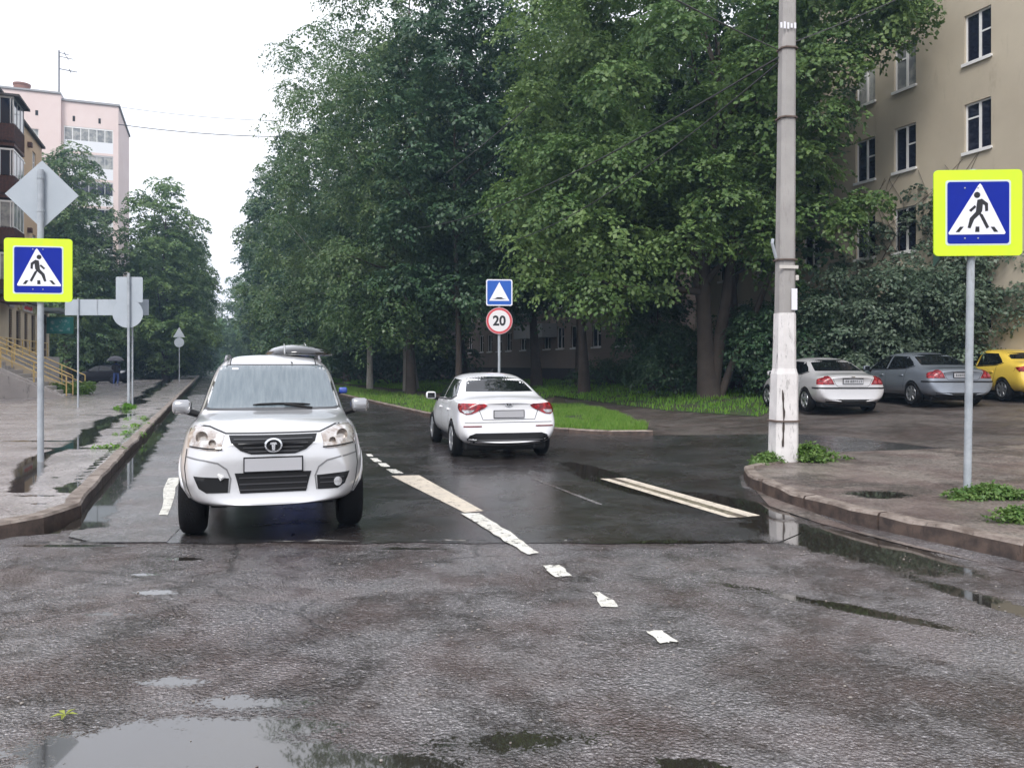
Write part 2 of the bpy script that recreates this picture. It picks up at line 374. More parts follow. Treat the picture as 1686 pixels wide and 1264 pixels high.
def wet_walk(x, y):
    w = max(ell(x, y, *p) for p in PUDW); v = .934*x+.358*y; s_ = -.358*x+.934*y
    if y > 9:
        n1 = noise.noise(Vector((s_*.25, 11, 0))); c1 = -2.0-.5*n1-.02*s_
        w = max(w, 1.1-abs(v-c1)/max(.04, .10+.22*noise.noise(Vector((s_*.5, 21, 0)))+.005*s_)*.6)
        w = max(w, 1.1-abs(v+1.56)/max(.02, .05+.10*noise.noise(Vector((s_*.8, 31, 0))))*.6)
    return min(1.0, max(0.0, w))
# base ground: one big sheet reaching the horizon, finer near the camera
bm = bmesh.new()
xs = sorted(set([-1500, -700, -300, -150, -90]+list(range(-60, 61, 3))+[90, 150, 300, 700, 1500]))
ys = sorted(set([-600, -200, -60, -20]+list(range(-8, 121, 3))+[150, 200, 300, 600, 1200, 2500]))
gv = [[bm.verts.new((x, y, H(x, y)-.05)) for x in xs] for y in ys]
for j in range(len(ys)-1):
    for i in range(len(xs)-1): bm.faces.new((gv[j][i], gv[j][i+1], gv[j+1][i+1], gv[j+1][i]))
obj('ground', bm, M_soil, kind='structure')
# kerb lines in metres
KL = [(-30., 5.0), (-9, 5.9), (-6.4, 6.35), (-5.3, 6.75), (-4.72, 7.15), (-4.5, 7.6), (-4.52, 8.3)] + [tuple(RD(s, -1.3)[:2]) for s in (10.5, 14, 20, 30, 45, 70, 110, 180)]
KR1 = [G(1075, 716), G(1000, 716), G(920, 712), tuple(RD(18.6, 6.75)[:2]), tuple(RD(20.5, 6.4)[:2])] + [tuple(RD(s, 6.3)[:2]) for s in (24, 30, 45, 70, 110, 180)]
KR2 = [(4.0, 11.95), (3.55, 11.55), G(1224, 786), G(1232, 800), G(1262, 817), G(1300, 831), G(1400, 862), G(1550, 895), G(1686, 925), tuple(RD(2.0, 6.25)[:2]), tuple(RD(-8, 6.25)[:2])]
# road sheets
road_far = [tuple(RD(180, -1.3)[:2])]+[p for p in KL[::-1]][1:-1]
sheet('road', [(-30, 5.2), (-30, -10), (12, -10), (9, 3), (5.5, 9.0), (6, 12.5), (5, 13.5), (1, 15), (-3.5, 16), (-6, 14), (-5, 9.5), (-4.3, 7.5), (-6.4, 6.5)], 0.0, M_old, .12, wet_road)
new_poly = [(-3.6, 7.05)]+[(x_, 7.06+.07*noise.noise(Vector((x_*1.7, 3, 0)))+.035*noise.noise(Vector((x_*9, 5, 0)))) for x_ in [-3.4+.07*k for k in range(82)]]+[(2.4, 7.1), (2.75, 7.5), (3.05, 8.8), (3.0, 10.3), (3.25, 11.3), (3.9, 12.3), (5.2, 13.1), (9.5, 13.0), (30, 12.0)]
new_poly += [(30, 13.2), G(1686, 755), G(1390, 719), G(1290, 714), G(1075, 717)] + KR1[1:] + [tuple(RD(180, -1.3)[:2])] + KL[::-1][1:8]+[(-4.45, 8.1), (-4.1, 7.3)]
sheet('new_asphalt_road', new_poly, .006, M_new, .25, wet_road)
M_edge = asphalt('wet_sheen_asphalt', (.15, .145, .15), (.22, .21, .215), (.38, .37, .38), .16, .30, .5, .4, .012, .5, ior=1.7)
sheet('sky_sheen_lane_edge', [(-3.75, 7.07)]+KL[::-1][8:4:-1][0:0]+[(-4.1, 7.3), (-4.44, 8.1)]+[tuple(RD(s_, -1.295)[:2]) for s_ in (10.5, 14, 20, 30, 45)]+[tuple(RD(45, .1)[:2]), tuple(RD(20, -.05)[:2]), tuple(RD(12, .1)[:2]), (-3.3, 8.0), (-3.1, 7.08)], .011, M_edge, .15, wet_road)  # overlay strip: sky sheen on the left lane put into a paler colour
# right-hand lot of worn asphalt and the dirt
sheet('parking_lot', [G(1075, 717, 0), G(1290, 714), G(1390, 719), G(1686, 755), (30, 13.2), (45, 20), (40, 30), (16, 28), (12.5, 26.5), (8.7, 25.5), G(1240, 678), G(1120, 672), G(1000, 660), G(930, 657), G(940, 680), G(1062, 706)], -.008, M_lot, .5, lambda x, y: 0.0)
sheet('worn_kerbside_strip', [(2.9, 8.9), (3.1, 7.9), (3.5, 6.9), (4.2, 5.6), (4.6, 5.2), (3.9, 6.1), (3.3, 7.6), (3.2, 9.5), (3.15, 10.4)][::-1], .009, M_rwalk, .1, lambda x, y: 0.0)
# pavements
def kerb(name, pts, h, w, side, m, jit=.012):
    """a row of kerb stones: profile swept along pts; the body lies on `side` of the line"""
    P = [Vector((p[0], p[1])) for p in pts]; Q = [P[0]]
    for a, b in zip(P, P[1:]):
        n = max(1, int((b-a).length/ (.25 if a.length < 40 else 2.0)))
        Q += [a.lerp(b, k/n) for k in range(1, n+1)]
    bm = bmesh.new(); prev = None; rnd = random.Random(3)
    for i, p in enumerate(Q):
        d = (Q[min(i+1, len(Q)-1)]-Q[max(i-1, 0)]).normalized(); nrm = Vector((-d.y, d.x))*side
        j = noise.noise(Vector((p.x*1.3, p.y*1.3, 0)))*jit*2+rnd.uniform(-jit, jit)*.5; z0 = H(p.x, p.y)
        ww = w*(1+noise.noise(Vector((p.x*2, p.y*2, 4)))*.12)
        prof = [(0, -.06), (.005, h*.82+j), (.025, h+j), (ww*.97, h+j*.6+.003), (ww, -.06)]
        variants = [(0, 0)]
        if i % 4 == 0 and i: rj = rnd.uniform(.008, .016); variants = [(-rj, 0), (-rj*.4, 1), (rj*.4, 1), (rj, 0)]; step_ = rnd.uniform(-.012, .012)
        elif not i: step_ = 0
        for sh, cut in variants:
            pc = prof if not cut else [(.02, -.06), (.022, h*.75), (.04, h-.03), (ww*.9, h*.8), (ww, -.06)]
            ring = [bm.verts.new((p.x+nrm.x*(a+step_)+d.x*sh, p.y+nrm.y*(a+step_)+d.y*sh, z0+b)) for a, b in pc]
            if prev:
                for k in range(4):
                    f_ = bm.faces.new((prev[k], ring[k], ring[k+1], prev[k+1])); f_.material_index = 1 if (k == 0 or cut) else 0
            prev = ring
    bmesh.ops.recalc_face_normals(bm, faces=bm.faces)
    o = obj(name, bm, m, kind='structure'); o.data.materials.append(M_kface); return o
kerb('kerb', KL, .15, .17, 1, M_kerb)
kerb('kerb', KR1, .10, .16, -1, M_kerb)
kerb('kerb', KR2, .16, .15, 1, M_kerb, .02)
def offset(pts, d):
    P = [Vector(p) for p in pts]; out = []
    for i, p in enumerate(P):
        t = (P[min(i+1, len(P)-1)]-P[max(i-1, 0)]).normalized(); out.append((p.x-t.y*d, p.y+t.x*d))
    return out
KLo = offset(KL, .165)
W20 = tuple(RD(26, -1.465)[:2]); W20b = tuple(RD(26, -9)[:2]); i20 = [i for i, p in enumerate(KLo) if p[1] < W20[1]-.5][-1]
sheet('pavement', KLo[1:i20+1]+[W20, W20b, (-13, 9)], .13, M_walk, .13, wet_walk, flat=True)
sheet('pavement', [KLo[0], KLo[1], (-13, 9), W20b, W20]+KLo[i20+1:]+[tuple(RD(180, -30)[:2]), (-60, 60), (-60, 5), (-30, 5.2)], .13, M_walk, .5, wet_walk, flat=True)
KR2o = offset(KR2, .14)
sheet('corner_pavement', KR2o+[(14, -8), (30, 2), (30, 11.9), (9.5, 12.9), (5.4, 12.95)], .135, M_rwalk, .2, lambda x, y: min(1, ell(x, y, 4.15, 8.9, .42, .28, .2)))
# grass verges
def grass(name, poly, n, h0, h1, w, m, label, cat='grass', dz=0, seed=1, flat=None, lean=.5, clump=.8):
    rg = np.random.default_rng(seed)
    P = np.array(poly)[:, :2]; lo = P.min(0); hi = P.max(0)
    X = rg.uniform(lo[0], hi[0], n*3); Y = rg.uniform(lo[1], hi[1], n*3); k = inpoly_np(X, Y, [tuple(p) for p in P]); X = X[k][:n]; Y = Y[k][:n]
    den = np.array([noise.noise(Vector((x*clump, y*clump, seed))) for x, y in zip(X, Y)])
    k = den > -.20+rg.uniform(-.25, .1, len(X)); X = X[k]; Y = Y[k]; den = den[k]
    n = len(X); Z = np.array([(H(x, y) if flat is None else flat) for x, y in zip(X, Y)])+dz
    h = rg.uniform(h0, h1, n)*(1+den*.8); a = rg.uniform(0, 2*np.pi, n); l = rg.uniform(0, lean, n)*h; la = rg.uniform(0, 2*np.pi, n)
    c = np.cos(a)*w/2; s = np.sin(a)*w/2; B = np.stack([X, Y, Z-.01], 1)
    side = np.stack([c, s, 0*c], 1); mid = B+np.stack([np.cos(la)*l*.35, np.sin(la)*l*.35, h*.6], 1); tip = B+np.stack([np.cos(la)*l, np.sin(la)*l, h], 1)
    vv = np.stack([B-side, B+side, mid+side*.7, tip, mid-side*.7], 1).reshape(-1, 3)
    me = bpy.data.meshes.new(name); me.vertices.add(n*5); me.vertices.foreach_set('co', vv.ravel())
    me.loops.add(n*5); me.loops.foreach_set('vertex_index', np.arange(n*5)); me.polygons.add(n)
    me.polygons.foreach_set('loop_start', np.arange(n)*5); me.polygons.foreach_set('loop_total', np.full(n, 5))
    at = me.attributes.new('rnd', 'FLOAT', 'FACE'); at.data.foreach_set('value', rg.random(n)); me.update()
    o = obj(name, me, m); tag(o, label, cat, kind='stuff'); return o
isl = [G(905, 668), G(960, 668), G(1010, 678), G(1068, 704), G(1062, 711), G(920, 707), G(905, 706)]
strip = [tuple(RD(18.8, 7.3)[:2]), tuple(RD(20.5, 6.6)[:2]), tuple(RD(45, 6.5)[:2]), tuple(RD(70, 6.5)[:2]), tuple(RD(70, 8.6)[:2]), tuple(RD(45, 9.4)[:2]), tuple(RD(27, 9.6)[:2]), G(905, 672)]
back = [G(915, 652), G(985, 662), G(1100, 676), G(1250, 686), (8.7, 24.9), (9.2, 30), (14, 30), (12, 40), (2, 52), (-14, 72), (-22, 90), tuple(RD(90, 9)[:2]), tuple(RD(45, 11)[:2]), tuple(RD(28, 11.5)[:2])]
M_turf = mat('turf_soil', (.030, .060, .014), .95, noise_=(3.0, (.05, .04, .022), .45, .65), bump=.8, bscale=20)
sheet('verge_turf', strip, .0, M_turf, .6); sheet('verge_turf', isl, .004, M_turf, .3); sheet('verge_turf', back, .004, M_turf, 1.0)
sheet('dirt_path', [G(905, 668), G(915, 652), tuple(RD(28, 11.5)[:2]), tuple(RD(45, 11)[:2]), tuple(RD(45, 9.4)[:2]), tuple(RD(27, 9.6)[:2])], -.012, mat('bare_earth', (.13, .095, .07), .9, noise_=(1.6, (.08, .06, .045), .4, .6), bump=.6, bscale=10), .5)
grass('grass', isl, 15000, .07, .16, .014, L_grass, 'bright green mown grass on the rounded kerbed island beside the white sedan', seed=2)
grass('grass', strip, 26000, .08, .18, .025, L_grass, 'long strip of grass verge between the far kerb and the shaded trees', seed=3)
grass('grass', back, 60000, .06, .17, .028, L_grassd, 'deeper green rough grass under the big maples in front of the far flats', seed=4)
# ------------------------------------------------------------------ road markings
def mark(poly, m, label, dz=.010, name='road_marking', step=.08):
    o = sheet(name, poly, dz, m, step, flat=True); tag(o, label, 'road marking'); o['kind'] = 'structure'; return o
def rag(poly, a=.02, n=6, sd=0):
    rg = random.Random(sd); out = []
    for i in range(len(poly)):
        p, q = poly[i], poly[(i+1)%len(poly)]
        for k in range(n):
            t = k/n; out.append((p[0]+(q[0]-p[0])*t+rg.uniform(-a, a), p[1]+(q[1]-p[1])*t+rg.uniform(-a, a)))
    return out
GP = lambda *l: [G(*p) for p in l]
mark(GP((644, 784), (690, 783), (796, 842), (765, 845)), M_markc, 'broad cream block painted on the road centre')
mark(rag(GP((760, 847), (788, 846), (850, 884), (886, 912), (868, 915), (815, 882)), .012, 6, 1), M_mark, 'long white centre dash crossing the asphalt seam', .014)
for i, (p, lb) in enumerate([(((893, 932), (922, 932), (941, 950), (912, 951)), 'chipped white centre dash nearest the asphalt seam'), (((975, 977), (990, 977), (1020, 1000), (990, 1001)), 'small chipped white dash in the middle of the foreground'), (((1064, 1041), (1090, 1040), (1117, 1057), (1090, 1061)), 'broken white fleck of dash nearest the camera')]):
    mark(rag(GP(*p), .013, 5, 10+i), M_mark, lb)
for i, (a, b, c, d) in enumerate([((602, 748), (611, 748), (615, 752), (606, 752)), ((609, 755), (621, 755), (629, 761), (617, 761)), ((621, 763), (635, 763), (643, 769), (630, 769)), ((636, 773), (652, 773), (664, 780), (646, 780))]):
    o = mark(rag(GP(a, b, c, d), .008, 3, i), M_mark, 'short white dash, %s beyond the cream block' % ['fourth', 'third', 'second', 'first'][i])
for a, b in (((988, 789), (1250, 851)),):
    A, B = G(*a), G(*b); 
    mark(GP((988, 789), (1003, 789), (1215, 853), (1198, 853)), M_markc, 'left stripe of the cream painted frame by the puddle', .012)
    mark(GP((1012, 788), (1030, 788), (1252, 850), (1232, 852)), M_markc, 'right stripe of the cream painted frame by the puddle', .012)
    mark(GP((1003, 789), (1012, 788), (1232, 852), (1215, 853)), asphalt('worn_paint', (.20, .17, .11), (.33, .28, .19), (.4, .35, .25), .3, .5, .6, .2), 'worn middle of the cream painted frame by the puddle', .010)
mark(rag(GP((876, 789), (882, 789), (992, 831), (986, 832)), .004, 8, 3), asphalt('faded_line_paint', (.22, .21, .21), (.30, .29, .29), (.4, .39, .38), .2, .4, .6, .3), 'thin faded white line in the right lane')
mark(rag(GP((276, 789), (298, 787), (276, 850), (262, 850)), .02, 6, 5), M_mark, 'worn white dash in the wet gutter beside the silver pickup', .017)
# seam between the two asphalts: broken lip
bm = bmesh.new()
for px0, px1, y in ((430, 620, 891), (690, 800, 890), (900, 965, 890), (60, 180, 893)):
    a, b = G(px0, y), G(px1, y)
    tube(bm, [(a[0]+(b[0]-a[0])*t, a[1]+(b[1]-a[1])*t+.015*math.sin(t*9+px0), .0+.004*math.sin(t*14)) for t in [k/10 for k in range(11)]], [.004+.018*math.sin(math.pi*k/10)*(.6+.4*math.sin(k*2.3+px0)) for k in range(11)], 6)
obj('asphalt_seam', bm, mat('seam_tar', (.015, .014, .014), .35), kind='structure')
# ------------------------------------------------------------------ buildings
def wall_holes(bm, x0, x1, z0, z1, holes, y=0.0, depth=.14):
    """front wall in the xz plane at y with rectangular holes and reveals"""
    X = sorted({x0, x1} | {h[0] for h in holes} | {h[1] for h in holes}); Z = sorted({z0, z1} | {h[2] for h in holes} | {h[3] for h in holes})
    vd = {}
    def v(x, yy, z):
        k = (round(x, 4), round(yy, 4), round(z, 4))
        if k not in vd: vd[k] = bm.verts.new((x, yy, z))
        return vd[k]
    for i in range(len(X)-1):
        for j in range(len(Z)-1):
            cx, cz = (X[i]+X[i+1])/2, (Z[j]+Z[j+1])/2
            if any(h[0] < cx < h[1] and h[2] < cz < h[3] for h in holes): continue
            bm.faces.new((v(X[i], y, Z[j]), v(X[i+1], y, Z[j]), v(X[i+1], y, Z[j+1]), v(X[i], y, Z[j+1])))
    for a, b, c, d in holes:
        for p, q in (((a, c), (b, c)), ((b, c), (b, d)), ((b, d), (a, d)), ((a, d), (a, c))):
            A = [bm.verts.new(w) for w in ((p[0], y, p[1]), (q[0], y, q[1]), (q[0], y+depth, q[1]), (p[0], y+depth, p[1]))]
            bm.faces.new(A[::-1])
def shell(bm, x0, x1, z0, z1, y0, y1):
    """sides, back and top of a block whose front is at y0"""
    for q in (((x0,y0,z0),(x0,y0,z1),(x0,y1,z1),(x0,y1,z0)), ((x1,y0,z0),(x1,y1,z0),(x1,y1,z1),(x1,y0,z1)), ((x0,y1,z0),(x0,y1,z1),(x1,y1,z1),(x1,y1,z0)), ((x0,y0,z1),(x1,y0,z1),(x1,y1,z1),(x0,y1,z1))):
        bm.faces.new([bm.verts.new(p) for p in q])
def window(root, a, b, c, d, style=0, y=0.0, pane=None, fr=None, bars=False, rd=.14):
    fr = fr or M_pvc
    bm = bmesh.new(); w = .05; yf0, yf1 = y+rd-.06, y+rd-.005
    box(bm, a, a+w, yf0, yf1, c, d); box(bm, b-w, b, yf0, yf1, c, d); box(bm, a+w, b-w, yf0, yf1, c, c+w); box(bm, a+w, b-w, yf0, yf1, d-w, d)
    m = (a+b)/2+(.03 if style != 2 else -.1*(b-a))
    box(bm, m-.04, m+.04, yf0, yf1, c+w, d-w)
    if style == 0: box(bm, m+.04, b-w, yf0+.01, yf1, c+(d-c)*.55, c+(d-c)*.55+.05)
    if style == 1: box(bm, a+w, m-.04, yf0+.01, yf1, c+(d-c)*.68, c+(d-c)*.68+.05)
    if bars:
        k = c+.12
        while k < d-.05: box(bm, a, b, y+.01, y+.03, k, k+.02); k += .13
        for xx in (a+.15, a+.32, a+.5): 
            if xx < b: box(bm, xx, xx+.02, y+.0, y+.012, c, d)
    wo = obj('window', bm, fr, root)
    bm = bmesh.new(); box(bm, a+w-.01, b-w+.01, y+rd-.03, y+rd-.022, c+w-.01, d-w+.01); obj('pane', bm, pane or M_glassb, wo)
    if not bars:
        bm = bmesh.new(); box(bm, a-.05, b+.05, y-.08, y+rd-.07, c-.07, c-.003); box(bm, a-.05, b+.05, y-.085, y-.0802, c-.10, c-.0)
        obj('sill', bm, M_pvc, wo)
    return wo
def back_box(bm, x0, x1, z0, z1, y0, y1): box(bm, x0, x1, y0, y1, z0, z1)
ROTR = math.atan2(-U[1], -U[0]); ROTL = math.atan2(U[1], U[0])
# near right-hand block: local x runs towards the camera, y into the building
VF = 22.3
bA = thing('apartment_building', 'tan rendered block of flats with white window frames rising behind the parked cars', 'building', RD(33, VF, .35), ROTR)
wins = []
sA = [4.4, 7.1, 8.9, 11.6, 14.3, 17.75, 20.5, 22.25, 25.0, 27.7, 30.6]
holes = []; wl_ = []
for fl in range(5):
    for i, s in enumerate(sA):
        xl = 33-s-.45; z = 2.35+fl*2.8-.02; h = (xl, xl+.92, z, z+1.52); holes.append(h); wl_.append((h, s, fl))
bm = bmesh.new(); wall_holes(bm, 0, 36, -.6, 15.4, holes); shell(bm, 0, 36, -.6, 15.4, 0, 12)
bmesh.ops.recalc_face_normals(bm, faces=bm.faces); obj('wall', bm, M_tan, bA)
bm = bmesh.new(); box(bm, -.3, 36.3, -.35, 12.3, 15.41, 15.7); obj('roof', bm, M_roof, bA)
bm = bmesh.new(); box(bm, -.05, 36.05, -.06, -.003, -.7, .55); obj('plinth', bm, M_soil, bA)
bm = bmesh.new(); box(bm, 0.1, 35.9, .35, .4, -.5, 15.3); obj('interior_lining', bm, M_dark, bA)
for h, s, fl in wl_:
    if 10 < s: window(bA, *h, style=(fl+int(s)) % 2, pane=M_glassc if (fl == 3 and s > 18.5) or (fl == 4) else M_glassb)
# far right block, deep in the shade behind the trees
bB = thing('apartment_building', 'shaded block of flats low behind the maple trunks beyond the grass', 'building', RD(86, VF+.2, .6), ROTR)
holes = []; wl_ = []; s = 40.9
while s < 84:
    for fl in range(5):
        x = 86-s-.6; z = 2.1+fl*2.8; holes.append((x, x+1.2, z, z+1.45)); wl_.append((holes[-1], s, fl))
    s += 2.3 if int(s) % 2 else 3.1
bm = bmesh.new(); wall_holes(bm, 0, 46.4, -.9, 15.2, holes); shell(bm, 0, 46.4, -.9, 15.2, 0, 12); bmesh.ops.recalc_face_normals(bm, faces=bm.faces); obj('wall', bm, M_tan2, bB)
bm = bmesh.new(); box(bm, -.3, 46.7, -.35, 12.3, 15.21, 15.5); obj('roof', bm, M_roof, bB)
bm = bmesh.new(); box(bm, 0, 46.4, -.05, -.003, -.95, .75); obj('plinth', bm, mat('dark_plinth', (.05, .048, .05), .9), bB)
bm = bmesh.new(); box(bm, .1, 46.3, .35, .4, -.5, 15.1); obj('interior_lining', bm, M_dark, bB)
for h, s, fl in wl_:
    if fl < 2: window(bB, *h, style=0)
for sx in (30.5, 33.6):
    for z0 in (2.9, 5.7):
        bm = bmesh.new(); box(bm, sx, sx+2.4, -1.1, -.002, z0, z0+.95); obj('balcony', bm, mat('balcony_panel', (.35, .36, .38), .7), bB)
# left block: local x runs away from the camera, y into the building
VL = -10.9
bY = thing('apartment_building', 'yellow rendered block with brown balconies and a barred shop at street level, far left', 'building', RD(30, VL, .13), ROTL)
bx = lambda s: s-30
holes = []; wl_ = []
for fl in range(5):
    for s in (53.4, 56.2, 60.0):
        z = 5.9+(fl-0)*2.75
        if fl < 4: holes.append((bx(s), bx(s)+1.1, z, z+1.45)); wl_.append(holes[-1])
gh = [(bx(51.2), bx(52.0), 2.3, 4.6), (bx(53.0), bx(54.2), 2.4, 4.6), (bx(55.2), bx(56.1), 2.4, 4.6), (bx(57.2), bx(58.4), 2.3, 4.6), (bx(59.6), bx(62.2), 2.0, 4.9)]
bm = bmesh.new(); wall_holes(bm, 0, bx(63.1), 5.2, 16.5, holes); shell(bm, 0, bx(63.1), -.1, 16.5, 0, 12); bmesh.ops.recalc_face_normals(bm, faces=bm.faces); obj('wall', bm, M_yel, bY)
bm = bmesh.new(); wall_holes(bm, 0, bx(63.1), -.1, 5.19, gh, -.45, .2); shell(bm, 0, bx(63.1)+.02, -.1, 5.19, -.45, -.0); bmesh.ops.recalc_face_normals(bm, faces=bm.faces); obj('shop_front', bm, M_shop, bY)
bm = bmesh.new(); box(bm, -.3, bx(63.1)+.15, -.2, 12.3, 16.51, 16.66); obj('roof', bm, M_roof, bY)
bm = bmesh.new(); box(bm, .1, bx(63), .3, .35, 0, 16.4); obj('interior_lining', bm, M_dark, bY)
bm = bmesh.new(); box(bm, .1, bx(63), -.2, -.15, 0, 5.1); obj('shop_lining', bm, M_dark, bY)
for h in wl_: window(bY, *h, style=0, pane=M_glassc)
for h in gh[:4]: window(bY, *h, style=2, y=-.45, bars=True, fr=M_bars, rd=.18)
bm = bmesh.new(); x0, x1 = gh[4][0], gh[4][1]
for a, b in ((x0, x0+.12), (x0+1.2, x0+1.3), (x1-.12, x1)): box(bm, a, b, -.40, -.30, 2.0, 4.9)
box(bm, x0, x1, -.42, -.31, 4.2, 4.3); box(bm, x0+.12, x1-.12, -.34, -.32, 2.0, 2.9)
obj('door', bm, M_bars, bY)
bm = bmesh.new()
for a, b in ((x0-.1, x0+2.9),): box(bm, a, b, -1.7, -.46, 5.0, 5.22)
obj('canopy', bm, mat('canopy_metal', (.22, .25, .25), .6), bY)
bm = bmesh.new(); box(bm, 0, bx(59), -.75, -.46, 5.2, 5.42); obj('ledge', bm, M_roof, bY)
def board(parent, name, x0, x1, z0, z1, y, m):
    bm = bmesh.new(); box(bm, x0, x1, y-.08, y-.003, z0, z1, .015); return obj(name, bm, m, parent)
board(bY, 'shop_sign', bx(51.0), bx(52.2), 4.7, 5.15, -.45, mat('grey_sign', (.45, .42, .45), .5))
board(bY, 'shop_sign', bx(53.3), bx(54.3), 4.68, 5.12, -.45, mat('ochre_sign', (.40, .30, .10), .5, noise_=(3, (.55, .50, .38), .45, .55)))
sg = board(bY, 'shop_sign', bx(54.6), bx(57.2), 4.68, 5.16, -.45, mat('white_sign', (.62, .58, .56), .5))
bm = bmesh.new(); rg = random.Random(4)
for k in range(9):     # the red wording is too small to read in the photo: script-like strokes
    x = bx(54.75)+k*.25; tube(bm, [(x, -.54, 4.80+rg.uniform(-.02, .03)), (x+.07, -.54, 5.0+rg.uniform(-.03, .07)), (x+.14, -.54, 4.84), (x+.2, -.54, 4.98)], .028, 5)
obj('red_lettering', bm, M_red, sg)
board(bY, 'shop_sign', bx(57.5), bx(58.6), 4.68, 5.12, -.45, mat('olive_sign', (.25, .28, .08), .5, noise_=(3, (.5, .45, .3), .45, .55)))
bm = bmesh.new(); box(bm, bx(62.0), bx(62.1), -2.1, -.46, 3.6, 4.75, .02); gs = obj('hanging_sign', bm, M_green, bY)
bm = bmesh.new(); box(bm, bx(61.98), bx(61.992), -1.9, -.7, 3.75, 4.6); obj('sign_panel', bm, mat('teal_panel', (.03, .24, .22), .4, noise_=(4, (.25, .40, .38), .55, .6)), gs)
for fl in range(4):     # balconies on the near end
    z0 = 4.95+fl*2.75; a, b = bx(48.5), bx(51.0)
    bm = bmesh.new(); box(bm, a, b, -1.25, -.003, z0-.16, z0); bo = obj('balcony', bm, M_wood, bY)
    bm = bmesh.new()
    box(bm, a, b, -1.25, -1.20, z0+.12, z0+1.0); box(bm, b-.05, b, -1.199, -.05, z0+.12, z0+1.0); box(bm, a, a+.05, -1.199, -.05, z0+.12, z0+1.0); [box(bm, a-.025, a-.001, -1.2+q*.16, -1.16+q*.16, z0, z0+1.03) for q in range(8)]
    k = a+.1
    while k < b-.1: box(bm, k, k+.04, -1.275, -1.251, z0, z0+1.03); k += .17
    obj('railing', bm, M_wood, bo)
    if fl != 2 or True:
        bm = bmesh.new()
        for k in range(4): xx = b-.06-k*.80; box(bm, xx, xx+.06, -1.22, -1.16, z0+1.03, z0+2.35)
        box(bm, a, b, -1.225, -1.155, z0+2.35, z0+2.45); box(bm, a, b, -1.225, -1.155, z0+1.03, z0+1.1)
        box(bm, b-.06, b, -1.15, -.05, z0+2.35, z0+2.45); box(bm, b-.05, b-.01, -.7, -.63, z0+1.03, z0+2.35); box(bm, b-.05, b-.01, -.10, -.04, z0+1.03, z0+2.35)
        [box(bm, a, a+.06, y_, y_+.05, z0+1.03, z0+2.35) for y_ in (-1.1, -.62, -.12)]; box(bm, a, a+.06, -1.15, -.05, z0+2.351, z0+2.449)
        obj('glazing_frame', bm, M_pvc if fl != 3 else mat('grey_frame', (.4, .4, .4), .5), bo)
        bm = bmesh.new(); box(bm, b-.035, b-.03, -1.15, -.05, z0+1.05, z0+2.35); box(bm, a+.07, b-.06, -1.20, -1.195, z0+1.1, z0+2.35); box(bm, a+.03, a+.035, -1.15, -.05, z0+1.05, z0+2.35); obj('pane', bm, M_glassc if fl in (0, 1) else M_glassb, bo)
bm = bmesh.new(); box(bm, bx(48.4), bx(51.15), -1.5, -.003, 15.66, 15.78); obj('balcony_roof', bm, M_roof, bY)
bm = bmesh.new()
for fl in range(4):
    for s, dz in ((51.6, 1.9), (58.4, 2.0), (61.6, 1.2)): box(bm, bx(s), bx(s)+.35, -.25, -.002, 5.2+fl*2.75+dz, 5.5+fl*2.75+dz)
obj('air_vent', bm, M_wood, bY)
# steps coming out of the shop front towards the street: local x towards the kerb, y along it
o_ = RD(40.6, -10.3, .13)
rp = thing('entrance_steps', 'concrete side wall and steps with yellow handrails leading up to the shop', 'steps', o_, math.atan2(V[1], V[0]))
bm = bmesh.new(); prism(bm, [(-.8, -.05), (4.3, -.05), (4.3, .03), (1.4, 1.30), (-.8, 2.0)], -.75, -.45); obj('side_wall', bm, M_ramp, rp)
bm = bmesh.new(); prism(bm, [(-.8, -.05), (4.1, -.05), (4.1, .14), (1.2, 1.62), (.3, 2.02), (-.8, 2.02)], -.448, -.15); obj('upper_side_wall', bm, M_ramp, rp)
bm = bmesh.new(); box(bm, -.9, .55, -.149, 22, -.05, 1.98); obj('terrace', bm, M_ramp, rp)
for k in range(10):
    bm = bmesh.new(); box(bm, .551+.36*k, .551+.36*(k+1)-.002, -.148, 3.0, -.05, 1.98-.19*(k+1), .012); obj('step', bm, M_ramp, rp)
bm = bmesh.new(); prism(bm, [(.56, -.05), (4.5, -.05), (4.5, .06), (1.0, 1.95), (.56, 2.1)], 3.01, 3.25); obj('stringer', bm, M_shop, rp)
def rail(parent, pts, post_h, n=4, name='handrail', r=.03):
    bm = bmesh.new(); P = [Vector(p) for p in pts]
    for dz in (0, -.42): tube(bm, [p+Vector((0, 0, dz)) for p in P], r*(1 if dz == 0 else .8), 6)
    for i in range(len(P)-1):
        for k in range(n+1):
            if i and not k: continue
            p = P[i].lerp(P[i+1], k/n); tube(bm, [p, p-Vector((0, 0, post_h))], r, 6)
    obj(name, bm, M_rail, parent)
rail(rp, [(-.8, -.3, 2.9), (.5, -.3, 2.85), (4.3, -.3, .95)], .9, 3)
rail(rp, [(.6, 1.5, 2.9), (4.3, 1.5, .95)], .92, 3)
rail(rp, [(.6, 3.12, 2.95), (4.6, 3.12, .95)], .9, 4)
rail(rp, [(.5, 3.3, 2.85), (.5, 18, 2.85)], .9, 8)
